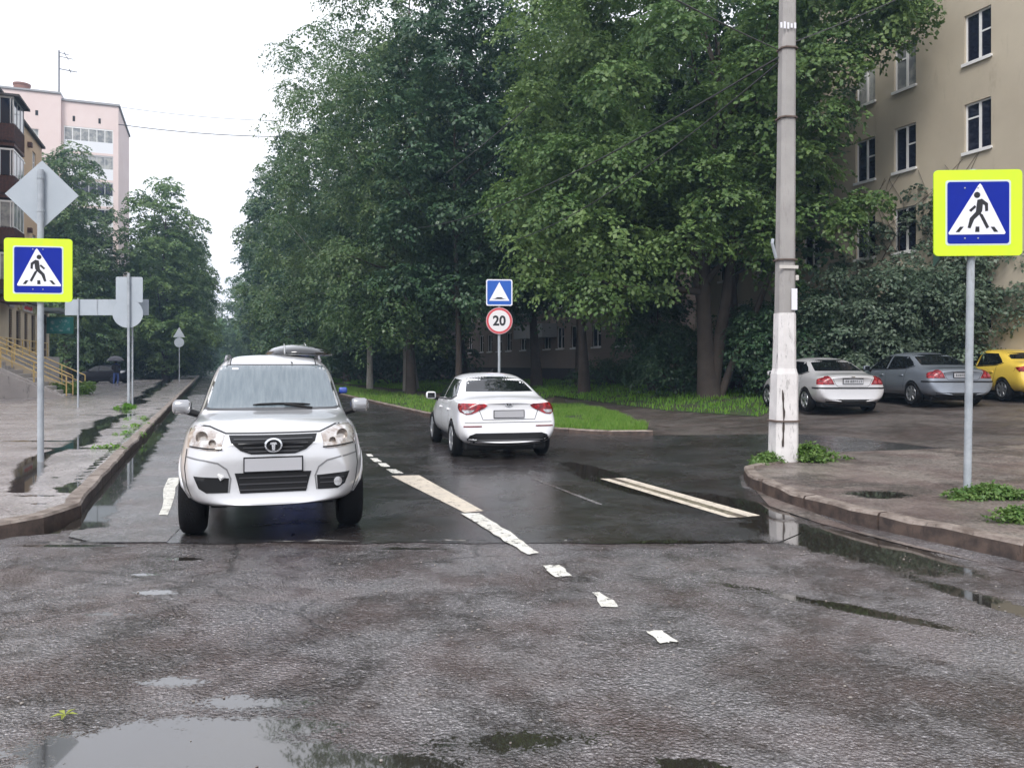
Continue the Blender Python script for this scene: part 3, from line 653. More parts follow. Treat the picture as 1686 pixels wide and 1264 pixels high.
# pink nine-storey tower: local x across the street, y away
tp = PP(195, 600, 84); 
bP = thing('tower_block', 'pale pink panel tower with white loggias rising above the left-hand trees', 'building', (tp.x, tp.y, .1), math.atan2(V[1], V[0]))
bm = bmesh.new(); lg = [(-5.1, -.5, 1.4+k*2.8, 3.95+k*2.8) for k in range(9)]
wall_holes(bm, -5.3, 0, 0, 28.9, lg, 0, 1.3); 
for q in (((0,0,0),(0,12,0),(0,12,28.9),(0,0,28.9)), ((-5.3,0,28.9),(0,0,28.9),(0,12,28.9),(-5.3,12,28.9)), ((-5.3,0,0),(-5.3,12,0),(-5.3,12,28.9),(-5.3,0,28.9))): bm.faces.new([bm.verts.new(p) for p in q])
bmesh.ops.recalc_face_normals(bm, faces=bm.faces); obj('wall', bm, M_pink, bP)
bm = bmesh.new(); h2 = [(-8.9, -7.3, 1.6+k*2.8, 3.2+k*2.8) for k in range(9)]
wall_holes(bm, -20, -5.31, 0, 29.4, h2, -.5, .2); shell(bm, -20, -5.31, 0, 29.4, -.5, 12); bmesh.ops.recalc_face_normals(bm, faces=bm.faces); obj('wall', bm, M_pink, bP)
for h in h2[3:]: window(bP, *h, y=-.5, style=0, pane=M_glassc)
bm = bmesh.new(); box(bm, -5.29, .15, -.15, 12.1, 28.91, 29.12); box(bm, -20.1, -5.3, -.65, 12.1, 29.41, 29.6); obj('roof', bm, mat('grey_flashing', (.30, .30, .31), .6), bP)
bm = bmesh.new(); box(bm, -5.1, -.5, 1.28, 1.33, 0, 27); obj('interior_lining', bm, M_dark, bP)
for k in range(9):
    z0 = 1.4+k*2.8; bm = bmesh.new(); box(bm, -5.1, -.5, .02, .12, z0, z0+1.15); lo = obj('loggia', bm, mat('loggia_white', (.72, .73, .76), .6), bP)
    bm = bmesh.new()
    for j in range(7): xx = -5.1+j*.755; box(bm, xx, xx+.07, .03, .10, z0+1.151, z0+2.5)
    box(bm, -5.1, -.5, .02, .11, z0+2.4, z0+2.55); obj('glazing_frame', bm, M_pvc if k > 7 else mat('grey_frame2', (.45, .45, .46), .5), lo)
    bm = bmesh.new(); box(bm, -5.1, -.5, .06, .065, z0+1.15, z0+2.45); obj('pane', bm, M_glassc if k > 6 else M_glassb, lo)
bm = bmesh.new()
for x, y in ((-4.3, -.02), (-1.9, -.02)): box(bm, x, x+.22, y, y+.018, 26.9, 27.45)
box(bm, -7.6, -7.35, -.53, -.502, 27.0, 27.5)
obj('air_vent', bm, M_dark, bP)
bm = bmesh.new(); lathe(bm, [(.75, 29.5), (.75, 30.1), (.82, 30.2), (.82, 30.35)], 16, M=Matrix.Translation((-9.0, .6, 0))); obj('ventilation_shaft', bm, mat('brick_red', (.25, .13, .10), .8), bP)
an = thing('roof_antenna', 'thin television antenna mast on the roof of the pink tower', 'antenna', bP.matrix_basis @ Vector((-5.6, .3, 29.6)), bP.rotation_euler.z)
bm = bmesh.new(); tube(bm, [(0, 0, 0), (0, 0, 4.6)], .085, 5); obj('mast', bm, mat('antenna_grey', (.16, .16, .17), .6), an)
bm = bmesh.new()
for z, l, r in ((4.4, .9, .04), (4.0, 1.3, .04), (2.7, 1.7, .05)): tube(bm, [(0, 0, z), (l, 0, z-.15)], r, 4); tube(bm, [(l*.6, -.5, z-.1), (l*.6, .5, z-.1)], r, 4)
obj('aerial', bm, mat('antenna_grey', (.16, .16, .17), .6), an)
# ------------------------------------------------------------------ signs
PED = {'body': [(970,338),(1000,331),(1040,362),(1041,414),(1022,417),(1019,376),(1006,368),(1001,416),(990,432),(948,472),(924,532),(905,528),(920,462),(960,418),(965,372)],
       'arm': [(953,373),(962,388),(928,420),(914,409)], 'leg': [(990,428),(1006,440),(1048,524),(1030,535),(983,440)],
       's1': [(855,520),(880,520),(850,557),(825,557)], 's2': [(958,520),(983,520),(983,557),(955,557)], 's3': [(1058,522),(1082,522),(1108,557),(1080,557)], 'head': circ(968, 305, 21, 16)}
def flat(name, polys, y, t, m, parent):
    bm = bmesh.new()
    for p in polys: prism(bm, p, y-t, y)
    return obj(name, bm, m, parent)
def ped_sign(root, z, S, flip, blue=.64):
    """warning face looking along -y; S is the yellow plate's size"""
    pl = flat('sign_plate', [rrect(S, S, .05*S, cy=z)], 0, .022, M_yg, root)
    fl = flat('back_plate', [rrect(S-.02, S-.02, .05*S, cy=z)], .006, .005, M_sback, root)
    sc = S*.70/410*1.0; f = (lambda p: [((a-977)*sc*flip, z+(425-b)*sc) for a, b in p])
    flat('white_border', [rrect(S*.74, S*.76, .03, cy=z)], -.0225, .002, mat('border_white', (.60, .66, .62), .5), pl)
    flat('blue_field', [rrect(S*.70, S*.72, .03, cy=z)], -.025, .002, M_blue, pl)
    flat('white_triangle', [f([(988, 226), (976, 240), (778, 562), (782, 573), (1150, 573), (1157, 562), (1000, 240)])], -.0275, .002, M_white, pl)
    flat('walking_figure', [f(PED[k]) for k in ('body', 'arm', 'leg', 's1', 's2', 's3', 'head')], -.030, .002, M_black, pl)
def post(root, x0, x1, h, r=.038, lean=(0, 0), y=.06, name='post'):
    bm = bmesh.new(); tube(bm, [(0, y, -.05), (lean[0]*.5, y+lean[1]*.5, h*.5), (lean[0], y+lean[1], h)], r, 14); o = obj(name, bm, M_galv, root); smooth(o); return o
def clamps(root, zs, y=.06, r=.045):
    bm = bmesh.new()
    for z in zs:
        for x in (-.07, .07): lathe(bm, [(.009, -.030), (.009, -.0335), (.004, -.035)], 8, 'y', Matrix.Translation((x, .0, z)))
    for z in zs: lathe(bm, [(r, z-.015), (r, z+.015)], 12, M=Matrix.Translation((0, y, 0))); box(bm, -.09, .09, .004, .02, z-.015, z+.015)
    obj('clamp', bm, M_galv, root)
# right crossing sign (with a second face looking down the side street)
bx_, by_ = G(1596, 821, .135); Yr = 8.67; xr = (1597-CX)/F*Yr
sR = thing('crossing_sign', 'large yellow framed pedestrian crossing sign at the right edge on a bare grey post', 'road sign', (xr, Yr, .13), R(-3))
post(sR, 0, 0, 3.62, .040, (.055, 0)); 
ped_sign(sR, 3.13, .94, 1); 
for c in sR.children:
    if c.name.startswith(('sign_plate', 'back_plate')): c.location.x = .075
clamps(sR, (2.85, 3.4)); 
bm = bmesh.new(); prism(bm, rrect(.93, .97, .05, cy=3.13), -.012, .012, 'yz'); o = obj('side_plate', bm, mat('side_plate_green', (.06, .14, .11), .45), sR); o.location = (-.125, .47, 0); o.rotation_euler.z = R(-21)
bm = bmesh.new(); box(bm, -.15, -.0, .06, .08, 3.2, 3.25); obj('bracket', bm, M_galv, sR)
# left crossing sign with the back of a diamond above it
Yl = 11.9; xl = (64-CX)/F*Yl
sL = thing('crossing_sign', 'yellow framed pedestrian crossing sign on the left pavement below a grey diamond back', 'road sign', (xl, Yl, .13), R(9))
post(sL, 0, 0, 4.42, .045); ped_sign(sL, 2.89, .95, -1); clamps(sL, (2.6, 3.2))
bm = bmesh.new(); d = .52; prism(bm, [(0, 4.05-d), (d, 4.05), (0, 4.05+d), (-d, 4.05)], -.0, .015); o = obj('diamond_plate', bm, M_sback, sL); o.location.y = -.015 + .125
bm = bmesh.new()
for z in (3.8, 4.3): lathe(bm, [(.052, z-.02), (.052, z+.02)], 12, M=Matrix.Translation((0, .06, 0)))
obj('clamp', bm, M_galv, sL)
# speed bump + 20 sign
xs_ = (822-CX)/F*21.0
s20 = thing('speed_bump_sign', 'blue speed bump sign above a round 20 limit on a post behind the white sedan', 'road sign', (xs_, 21.0, H(xs_, 21)), R(4))
post(s20, 0, 0, 3.8, .035)
pl = flat('square_plate', [rrect(.70, .70, .05, cy=3.51)], 0, .02, M_white, s20)
flat('blue_field', [rrect(.64, .64, .04, cy=3.51)], -.0205, .002, mat('bump_sign_blue', (.01, .09, .42), .4), pl)
flat('white_triangle', [[(-.27, 3.29), (.27, 3.29), (0, 3.79)]], -.023, .002, M_white, pl)
flat('bump_symbol', [[(-.2, 3.335), (-.12, 3.345), (-.06, 3.385), (.06, 3.385), (.12, 3.345), (.2, 3.335)]], -.0255, .002, M_black, pl)
pr = flat('round_plate', [circ(0, 2.76, .355, 40)], 0, .02, mat('red_rim_light', (.50, .30, .32), .5), s20)
flat('red_ring', [circ(0, 2.76, .335, 40)], -.0205, .002, M_red, pr); flat('white_disc', [circ(0, 2.76, .285, 40)], -.023, .002, mat('disc_white', (.70, .68, .68), .5), pr)
def text(name, s, size, parent, m, loc, rot=(R(90), 0, 0), ext=.001, bold=0.0, sx=1.0):
    cu = bpy.data.curves.new(name, 'FONT'); cu.body = s; cu.size = size; cu.extrude = ext; cu.offset = bold; cu.align_x = 'CENTER'; cu.align_y = 'CENTER'; cu.resolution_u = 4
    t = bpy.data.objects.new(name, cu); COL.objects.link(t); dg = bpy.context.evaluated_depsgraph_get(); me = bpy.data.meshes.new_from_object(t.evaluated_get(dg)); bpy.data.objects.remove(t)
    o = obj(name, me, m, parent); o.location = loc; o.rotation_euler = rot; o.scale.x = sx; return o
text('number', '20', .36, pr, M_black, (0, -.0245, 2.75), bold=.012, sx=.95)
# other sign backs on the left pavement
def gpos(px, Y): return ((px-CX)/F*Y, Y, .13)
sB = thing('road_sign', 'grey backs of a square and a round sign on one post beside the left kerb', 'road sign', gpos(213, 26.7), R(8))
post(sB, 0, 0, 4.55, .048); flat('square_plate', [rrect(.86, .86, .05, cy=4.0)], -.055+.06, .012, M_sback, sB); flat('round_plate', [circ(.05, 3.2, .49, 32)], .004, .012, M_sback, sB)
for c in sB.children:
    if 'plate' in c.name: c.location.y = -.0
bm = bmesh.new(); lathe(bm, [(.058, 4.2), (.058, 4.25)], 12, M=Matrix.Translation((0, .06, 0))); lathe(bm, [(.058, 3.1), (.058, 3.15)], 12, M=Matrix.Translation((0, .06, 0))); obj('clamp', bm, M_galv, sB)
sB.rotation_euler.z = R(188)
bI = thing('direction_board', 'long low grey back of a direction board across two posts on the left pavement', 'road sign', gpos(127, 27.2), R(0))
post(bI, 0, 0, 3.75, .03)
bm = bmesh.new(); box(bm, -.48, 2.42, .10, .115, 3.17, 3.72, .004); pl = obj('board', bm, M_sback, bI)
bm = bmesh.new(); box(bm, .62, .66, .08, .0985, 3.17, 3.72); box(bm, 1.75, 1.79, .08, .0985, 3.17, 3.72); obj('stiffener', bm, M_galv, pl)
bm = bmesh.new(); tube(bm, [(1.88, .06, -.05), (1.88, .06, 3.7)], .03, 8); obj('post', bm, M_galv, bI)
sT = thing('road_sign', 'small grey backs of a triangle over a circle far along the left kerb', 'road sign', gpos(295, 69), R(5))
post(sT, 0, 0, 4.6, .04); flat('triangle_plate', [[(-.5, 3.85), (.5, 3.85), (0, 4.75)]], 0, .015, M_sback, sT); flat('round_plate', [circ(0, 3.4, .42, 24)], 0, .015, M_sback, sT)
# ------------------------------------------------------------------ concrete pole and cables
Yp = 12.0; xp = (1290-CX)/F*Yp
po = thing('utility_pole', 'tall concrete utility pole with whitewashed lower half standing in green weeds', 'pole', (xp, Yp, .12), R(8))
bm = bmesh.new()
def prs(bm, z0, z1, w0, w1, c=.25, dx0=0, dx1=0):
    r0 = []; r1 = []
    for z, w, r, dx in ((z0, w0, r0, dx0), (z1, w1, r1, dx1)):
        k = w*c
        for a, b in ((w/2,-w/2+k),(w/2,w/2-k),(w/2-k,w/2),(-w/2+k,w/2),(-w/2,w/2-k),(-w/2,-w/2+k),(-w/2+k,-w/2),(w/2-k,-w/2)): r.append(bm.verts.new((a+dx, b, z)))
    for k in range(8): bm.faces.new((r0[k], r0[(k+1)%8], r1[(k+1)%8], r1[k]))
    bm.faces.new(r0[::-1]); bm.faces.new(r1)
prs(bm, 2.26, 9.8, .255, .185, .2, .02, .09); obj('shaft', bm, M_conc, po)
bm = bmesh.new(); prs(bm, 1.43, 2.258, .295, .275, .2, .012, .02); obj('whitewashed_shaft', bm, M_wash, po)
bm = bmesh.new(); prs(bm, -.1, 1.34, .365, .335, .15, -.01, .01); prs(bm, 1.34, 1.428, .335, .295, .2, .01, .012); obj('base_sleeve', bm, M_wash, po)
bm = bmesh.new()
for z, w, dx in ((.62, .352, 0), (3.05, .29, .03), (5.2, .262, .045), (6.25, .25, .06)): prs(bm, z, z+.022, w+.02, w+.02, .2, dx, dx)
bm2 = bmesh.new(); tube(bm2, [(-.17, -.1, 3.08), (-.24, -.12, 3.3), (-.22, -.1, 3.36)], .025, 6); obj('hook', bm2, M_galv, po)
bm2 = bmesh.new(); tube(bm2, [(.20, 0, -.1), (.205, 0, 1.1)], .012, 6); obj('earth_rod', bm2, M_galv, po); bm.free()
for z, w, dx in ((.62, .40, 0), (3.05, .29, .03), (5.2, .262, .045), (6.25, .25, .06)):
    bm = bmesh.new(); prs(bm, z, z+.022, w+.02, w+.02, .2, dx, dx); obj('steel_band', bm, mat('rusty_steel', (.12, .085, .07), .7), po)
bm = bmesh.new(); box(bm, .05, .14, -.158, -.150, 2.30, 2.62); obj('notice', bm, M_white, po)
bm = bmesh.new(); box(bm, -.14, .16, -.151, -.147, 2.92, 2.97); box(bm, .15, .20, -.1, 0, 2.75, 2.83, .01); obj('tape', bm, mat('pale_tape', (.55, .52, .48), .6), po)
bm = bmesh.new(); rg = random.Random(9)
for k in range(5): box(bm, -.12+k*.055, -.09+k*.055, -.142, -.136, 6.52+rg.uniform(0, .02), 6.60+rg.uniform(0, .03))
obj('number_plate', bm, M_white, po)
bm = bmesh.new(); rg = random.Random(19); lastx = -.11     # long spalled crack in the sleeve
pts = []
for k in range(14): lastx += rg.uniform(-.008, .012); pts.append((lastx, -.172-.0012*k, 1.1-.065*k))
tube(bm, pts, [.006+.014*abs(math.sin(k*.9)) for k in range(14)], 6); obj('crack', bm, M_bark, po)
top = Vector((xp+.05, Yp, 5.35))
def cable(a, b, sag, r, label, grp=None):
    a, b = Vector(a), Vector(b); bm = bmesh.new()
    tube(bm, [a.lerp(b, k/16)-Vector((0, 0, sag*4*(k/16)*(1-k/16))) for k in range(17)], r, 5)
    o = obj('overhead_cable', bm, mat('cable_black', (.03, .03, .032), .6), None); tag(o, label, 'cable', grp)
z53 = CH+(HY-82)/F*Yp
cable((xp-.08, Yp, z53), PP(1085, -15, 8.2), .02, .009, 'overhead cable rising left from the pole band across the bright maple')
cable((xp-.08, Yp, z53-.12), PP(690, 300+75, 34), .5, .016, 'overhead cable dropping left from the pole into the dark crowns, upper of two')
cable((xp-.08, Yp, z53-.2), PP(850, 395, 24), .35, .012, 'overhead cable dropping left from the pole into the dark crowns, lower of two')
cable((xp+.12, Yp, z53+.1), PP(1475, 0, 16), .02, .010, 'overhead cable rising right from the pole towards the tan flats')
cable(PP(870, 175, 21), PP(735, 285, 26), .05, .016, 'short stretch of cable crossing the darkest gap between the crowns')
cable(PP(195, 205, 60), PP(520, 225, 60), .3, .032, 'thin cable across the open sky, lower of two', 'sky cables')
cable(PP(195, 176, 62), PP(520, 200, 62), .3, .02, 'thin faint cable across the open sky, upper of two', 'sky cables')
# ------------------------------------------------------------------ cars
def paint(name, col, metal=.0, rough=.35):
    m = mat(name, col, rough, metal, coat=1.0, noise_=(1.2, tuple(c*.96 for c in col), .4, .6)); return m
P_white = paint('white_car_paint', (.86, .86, .88)); P_silver = paint('silver_car_paint', (.62, .62, .63), .40, .30)
P_sil2 = paint('pale_silver_paint', (.60, .59, .60), .25, .35); P_gray = paint('blue_grey_paint', (.26, .29, .34), .45, .35)
P_yell = paint('yellow_car_paint', (.80, .56, .08)); P_blue = paint('blue_car_paint', (.02, .06, .35)); P_dark = mat('dark_car_paint', (.008, .009, .018), .35, spec=.3)
C_glass = mat('tinted_glass', (.006, .007, .009), .03, spec=.45)
C_fog = None
C_trim = mat('black_plastic', (.008, .008, .009), .6, spec=.25); C_rubber = mat('tyre_rubber', (.006, .006, .007), .8, spec=.2, bump=.4, bscale=60)
C_alloy = mat('alloy_rim', (.42, .43, .45), .3, .8); C_chrome = mat('chrome', (.75, .76, .78), .12, 1.0)
C_red = mat('tail_light_red', (.13, .003, .008), .2, coat=.3, noise_=(14, (.42, .015, .02), .48, .62))
C_clear = mat('lamp_clear', (.55, .56, .58), .08, .3, coat=1, noise_=(10, (.25, .24, .24), .45, .6)); C_plate = mat('plate_white', (.42, .42, .44), .5)
C_seam = mat('panel_gap', (.02, .02, .02), .7); C_amber = mat('amber_lamp', (.6, .2, .05), .2, coat=1)
C_lens = mat('headlight_glass', (.30, .24, .20), .12, .3, coat=1, noise_=(9, (.62, .60, .58), .40, .60))
def C(tab, x): return np.interp(x, [t[0] for t in tab], [t[1] for t in tab])
def car_body(T, warp=None, sub=3):
    """T: dict of tables (x, value) for zb ws zs wm zm wk zk wr zr zc"""
    xs = T['x']; bm = bmesh.new(); rings = []
    for x in xs:
        g = {k: float(C(T[k], x)) for k in ('zb','ws','zs','wm','zm','wk','zk','wr','zr','zc')}
        pts = [(0, g['zb']), (g['ws']*.72, g['zb']), (g['ws'], g['zs']), (g['wm'], g['zm']), ((g['wm']*.45+g['wk']*.55), g['zm']*.45+g['zk']*.55), (g['wk'], g['zk']), (g['wr']*.55+g['wk']*.45, g['zr']*.52+g['zk']*.48), (g['wr'], g['zr']), (g['wr']*.55, g['zr']*.25+g['zc']*.75), (0, g['zc'])]
        def w(y, z): return Vector(((warp(x, y, z) if warp else x), y, z))
        Rr = [bm.verts.new(w(y, z)) for y, z in pts]; Lr = [Rr[0]]+[bm.verts.new(w(-y, z)) for y, z in pts[1:-1]]+[Rr[-1]]
        rings.append((Rr, Lr))
    n = 10
    for (a, b), (c, d) in zip(rings, rings[1:]):
        for i in range(n-1):
            bm.faces.new((a[i], c[i], c[i+1], a[i+1])); bm.faces.new((b[i], b[i+1], d[i+1], d[i]))
    for (a, b), fl in ((rings[0], 0), (rings[-1], 1)):
        cen = [a[0]]+[bm.verts.new(((a[i].co.x+b[i].co.x)/2, 0, a[i].co.z)) for i in range(1, n-1)]+[a[-1]]
        for i in range(n-1):
            for s in (a, b):
                q = [s[i], s[i+1], cen[i+1], cen[i]]; q = [v for j, v in enumerate(q) if v not in q[:j]]
                if len(q) > 2: bm.faces.new(q)
    bmesh.ops.recalc_face_normals(bm, faces=bm.faces)
    me = bpy.data.meshes.new('tmp'); bm.to_mesh(me); bm.free()
    o = bpy.data.objects.new('tmp', me); COL.objects.link(o); m = o.modifiers.new('s', 'SUBSURF'); m.levels = sub; m.render_levels = sub
    dg = bpy.context.evaluated_depsgraph_get(); me2 = bpy.data.meshes.new_from_object(o.evaluated_get(dg)); bpy.data.objects.remove(o); bpy.data.meshes.remove(me)
    return me2
class Car:
    def __init__(s, root, me, pm, arches, wr, wy, arch_r):
        s.root = root; s.me = me; s.bvh = BVHTree.FromPolygons([v.co.copy() for v in me.vertices], [tuple(p.vertices) for p in me.polygons])
        cm = bmesh.new()
        for ax in arches:
            for sy in (-1, 1): lathe(cm, [(arch_r, -.2), (arch_r, .2)], 40, 'y', Matrix.Translation((ax, sy*(wy-.02), wr+.0)))
        cme = bpy.data.meshes.new('cut'); bmesh.ops.recalc_face_normals(cm, faces=cm.faces); cm.to_mesh(cme); cm.free()
        b = bpy.data.objects.new('tmpb', me); c = bpy.data.objects.new('tmpc', cme); COL.objects.link(b); COL.objects.link(c)
        md = b.modifiers.new('b', 'BOOLEAN'); md.object = c; md.operation = 'DIFFERENCE'; md.solver = 'EXACT'
        dg = bpy.context.evaluated_depsgraph_get(); me3 = bpy.data.meshes.new_from_object(b.evaluated_get(dg))
        bpy.data.objects.remove(b); bpy.data.objects.remove(c)
        s.body = obj('body', me3, pm, root); me3.materials.clear(); me3.materials.append(pm); smooth(s.body, 35)
    def hit(s, face, a, b):
        o, d = {'front': (Vector((6, a, b)), Vector((-1, 0, 0))), 'rear': (Vector((-6, a, b)), Vector((1, 0, 0))), 'left': (Vector((a, 4, b)), Vector((0, -1, 0))), 'right': (Vector((a, -4, b)), Vector((0, 1, 0))), 'top': (Vector((a, b, 5)), Vector((0, 0, -1)))}[face]
        p, nn, i, dist = s.bvh.ray_cast(o, d)
        if p is None:
            q = o+d*5.0; p, nn, i, dist = s.bvh.find_nearest(q)
        return p, nn, d
    def panel(s, name, face, poly, m, off=.006, th=.03, step=.035, parent=None, inset=0):
        V2, Fc, nb = gridpoly(poly, step); bm = bmesh.new(); A = []; B = []
        for a, b in V2:
            p, nn, d = s.hit(face, a, b); q = p-d*off; A.append(bm.verts.new(q)); B.append(bm.verts.new(q+d*th))
        for f in Fc: bm.faces.new([A[i] for i in f]); bm.faces.new([B[i] for i in f][::-1])
        for i in range(nb):
            j = (i+1)%nb
            try: bm.faces.new((A[i], B[i], B[j], A[j]))
            except ValueError: pass
        bmesh.ops.recalc_face_normals(bm, faces=bm.faces)
        o = obj(name, bm, m, parent or s.root); smooth(o, 50); return o
    def strip(s, name, face, pts, w, m, off=.003, parent=None, step=.04, close=False):
        bm = bmesh.new(); P = [Vector(p) for p in pts]
        if close: P.append(P[0])
        Q = [P[0]]
        for a, b in zip(P, P[1:]):
            k = max(1, int((b-a).length/step)); Q += [a.lerp(b, j/k) for j in range(1, k+1)]
        prev = None
        for i, p in enumerate(Q):
            t = (Q[min(i+1, len(Q)-1)]-Q[max(i-1, 0)]).normalized(); nn = Vector((-t.y, t.x))*w/2; r = []
            for q in (p-nn, p+nn):
                h, _, d = s.hit(face, q.x, q.y); r.append(bm.verts.new(h-d*off))
            if prev:
                try: bm.faces.new((prev[0], prev[1], r[1], r[0]))
                except ValueError: pass
            prev = r
        return obj(name, bm, m, parent or s.root)
    def wheel(s, x, y, r, w, spokes=5, dark=False, steer=0):
        sy = 1 if y > 0 else -1; M = Matrix.Translation((x, y, r)) @ Matrix.Rotation(steer, 4, 'Z')
        bm = bmesh.new(); hw = w/2; ri = r*.66
        lathe(bm, [(ri, -hw*.85), (r*.88, -hw), (r*.97, -hw*.8), (r, -hw*.5), (r, hw*.5), (r*.97, hw*.8), (r*.88, hw), (ri, hw*.85), (ri, -hw*.85)], 32, 'y', M)
        t = obj('wheel', bm, C_rubber, s.root); smooth(t, 40)
        bm = bmesh.new(); ys = sy*hw
        lathe(bm, [(ri*.90, ys*.5), (ri*.92, ys*.88), (ri*1.0, ys*.92), (ri*1.02, ys*.80)], 28, 'y', M, False)
        for k in range(spokes):
            a = 2*math.pi*k/spokes; Mk = M @ Matrix.Rotation(a, 4, 'Y')
            box(bm, -.034, .034, *(sorted((ys*.45, ys*.84))), .03, ri*.93, .008, Mk)
        lathe(bm, [(.055, ys*.3), (.055, ys*.86), (.02, ys*.9)], 12, 'y', M)
        rm = obj('rim', bm, mat('dark_rim', (.06, .06, .065), .4, .6) if dark else C_alloy, t); smooth(rm, 30)
        bm = bmesh.new(); lathe(bm, [(ri*.99, ys*.12), (ri*.99, ys*.3), (.01, ys*.31)], 20, 'y', M); obj('brake_disc', bm, mat('brake_dark', (.03, .03, .03), .5, .5), t)
    def mirror(s, x, y, z, m, sy, big=1.0, name='mirror'):
        bm = bmesh.new(); box(bm, x-.07*big, x+.09*big, *(sorted((sy*y, sy*(y+.23*big)))), z-.085*big, z+.085*big, .05*big)
        o = obj(name, bm, m, s.root); smooth(o, 60)
        bm = bmesh.new(); box(bm, x-.07*big-.004, x-.07*big-.001+.003, *(sorted((sy*(y+.03), sy*(y+.2*big)))), z-.06*big, z+.06*big); obj('mirror_glass', bm, C_glass, o)
        bm = bmesh.new(); tube(bm, [(x+.02, sy*(y-.10), z-.10*big), (x+.02, sy*(y+.05), z-.05*big)], .035, 8); obj('mirror_arm', bm, C_trim, o)
    def underside(s, x0, x1, w, z):
        bm = bmesh.new(); box(bm, x0, x1, -w, w, z, z+.2, .04); obj('underbody', bm, C_trim, s.root)
def T_(xs, **k): d = dict(k); d['x'] = xs; return d
def mirror_poly(p): return [(-a, b) for a, b in p][::-1]
def side(s, name, poly, m, **k):
    out = []
    for f in ('left', 'right'): out.append(s.panel(name, f, poly, m, **k))
    return out
SED_X = [-2.18, -2.14, -2.02, -1.86, -1.62, -1.35, -1.05, -.80, -.45, -.1, .3, .62, .95, 1.2, 1.45, 1.75, 1.98, 2.10, 2.16]
def sedan_tables(k=1.0, boot=1.02, roof=1.46, wid=.86, hood=.98):
    f = wid/.86
    return T_(SED_X,
      zb=[(-2.18, .30), (-1.9, .22), (1.9, .18), (2.16, .30)],
      ws=[(-2.18, .68*f), (-2.14, .76*f), (-2.0, .81*f), (-1.6, .80*f), (1.5, .80*f), (1.9, .76*f), (2.1, .62*f), (2.16, .5*f)],
      zs=[(-2.18, .42), (-1.9, .32), (1.9, .30), (2.16, .38)],
      wm=[(-2.18, .74*f), (-2.14, .82*f), (-2.0, .85*f), (-1.6, .855*f), (1.4, .855*f), (1.8, .82*f), (2.05, .70*f), (2.16, .56*f)],
      zm=[(-2.18, .60), (2.16, .52)],
      wk=[(-2.18, .66*f), (-2.14, .75*f), (-2.0, .79*f), (-1.6, .80*f), (-.5, .82*f), (.9, .81*f), (1.5, .76*f), (1.9, .70*f), (2.1, .58*f), (2.16, .46*f)],
      zk=[(-2.18, boot-.18), (-2.0, boot-.10), (-1.5, boot-.07), (-.8, .95), (.9, .90), (1.5, .83), (1.98, .72), (2.16, .62)],
      wr=[(-2.18, .55*f), (-2.0, .66*f), (-1.62, .67*f), (-1.35, .655*f), (-1.05, .62*f), (-.8, .585*f), (-.3, .575*f), (.3, .575*f), (.62, .61*f), (.95, .65*f), (1.2, .67*f), (1.5, .62*f), (1.98, .52*f), (2.16, .38*f)],
      zr=[(-2.18, boot-.10), (-2.1, boot-.035), (-1.62, boot), (-1.38, boot+.06), (-1.05, boot+.21), (-.80, roof-.13), (-.45, roof-.075), (.1, roof-.055), (.42, roof-.10), (.62, roof-.19), (.95, hood+.10), (1.2, hood-.02), (1.5, .90), (1.98, .77), (2.16, .66)],
      zc=[(-2.18, boot-.07), (-2.1, boot-.0), (-1.62, boot+.035), (-1.38, boot+.10), (-1.05, boot+.25), (-.80, roof-.075), (-.45, roof-.015), (.1, roof), (.42, roof-.05), (.62, roof-.14), (.95, hood+.13), (1.2, hood+.015), (1.5, .94), (1.98, .81), (2.16, .69)])
def sed_warp(x, y, z):
    if x < -1.8: return x+max(0, z-.62)*.16*min(1, (-1.8-x)/.3)+.10*(abs(y)/.8)**2*min(1, (-1.8-x)/.3)
    if x > 1.8: return x-max(0, z-.5)*.35*min(1, (x-1.8)/.3)-.12*(abs(y)/.8)**2
    return x
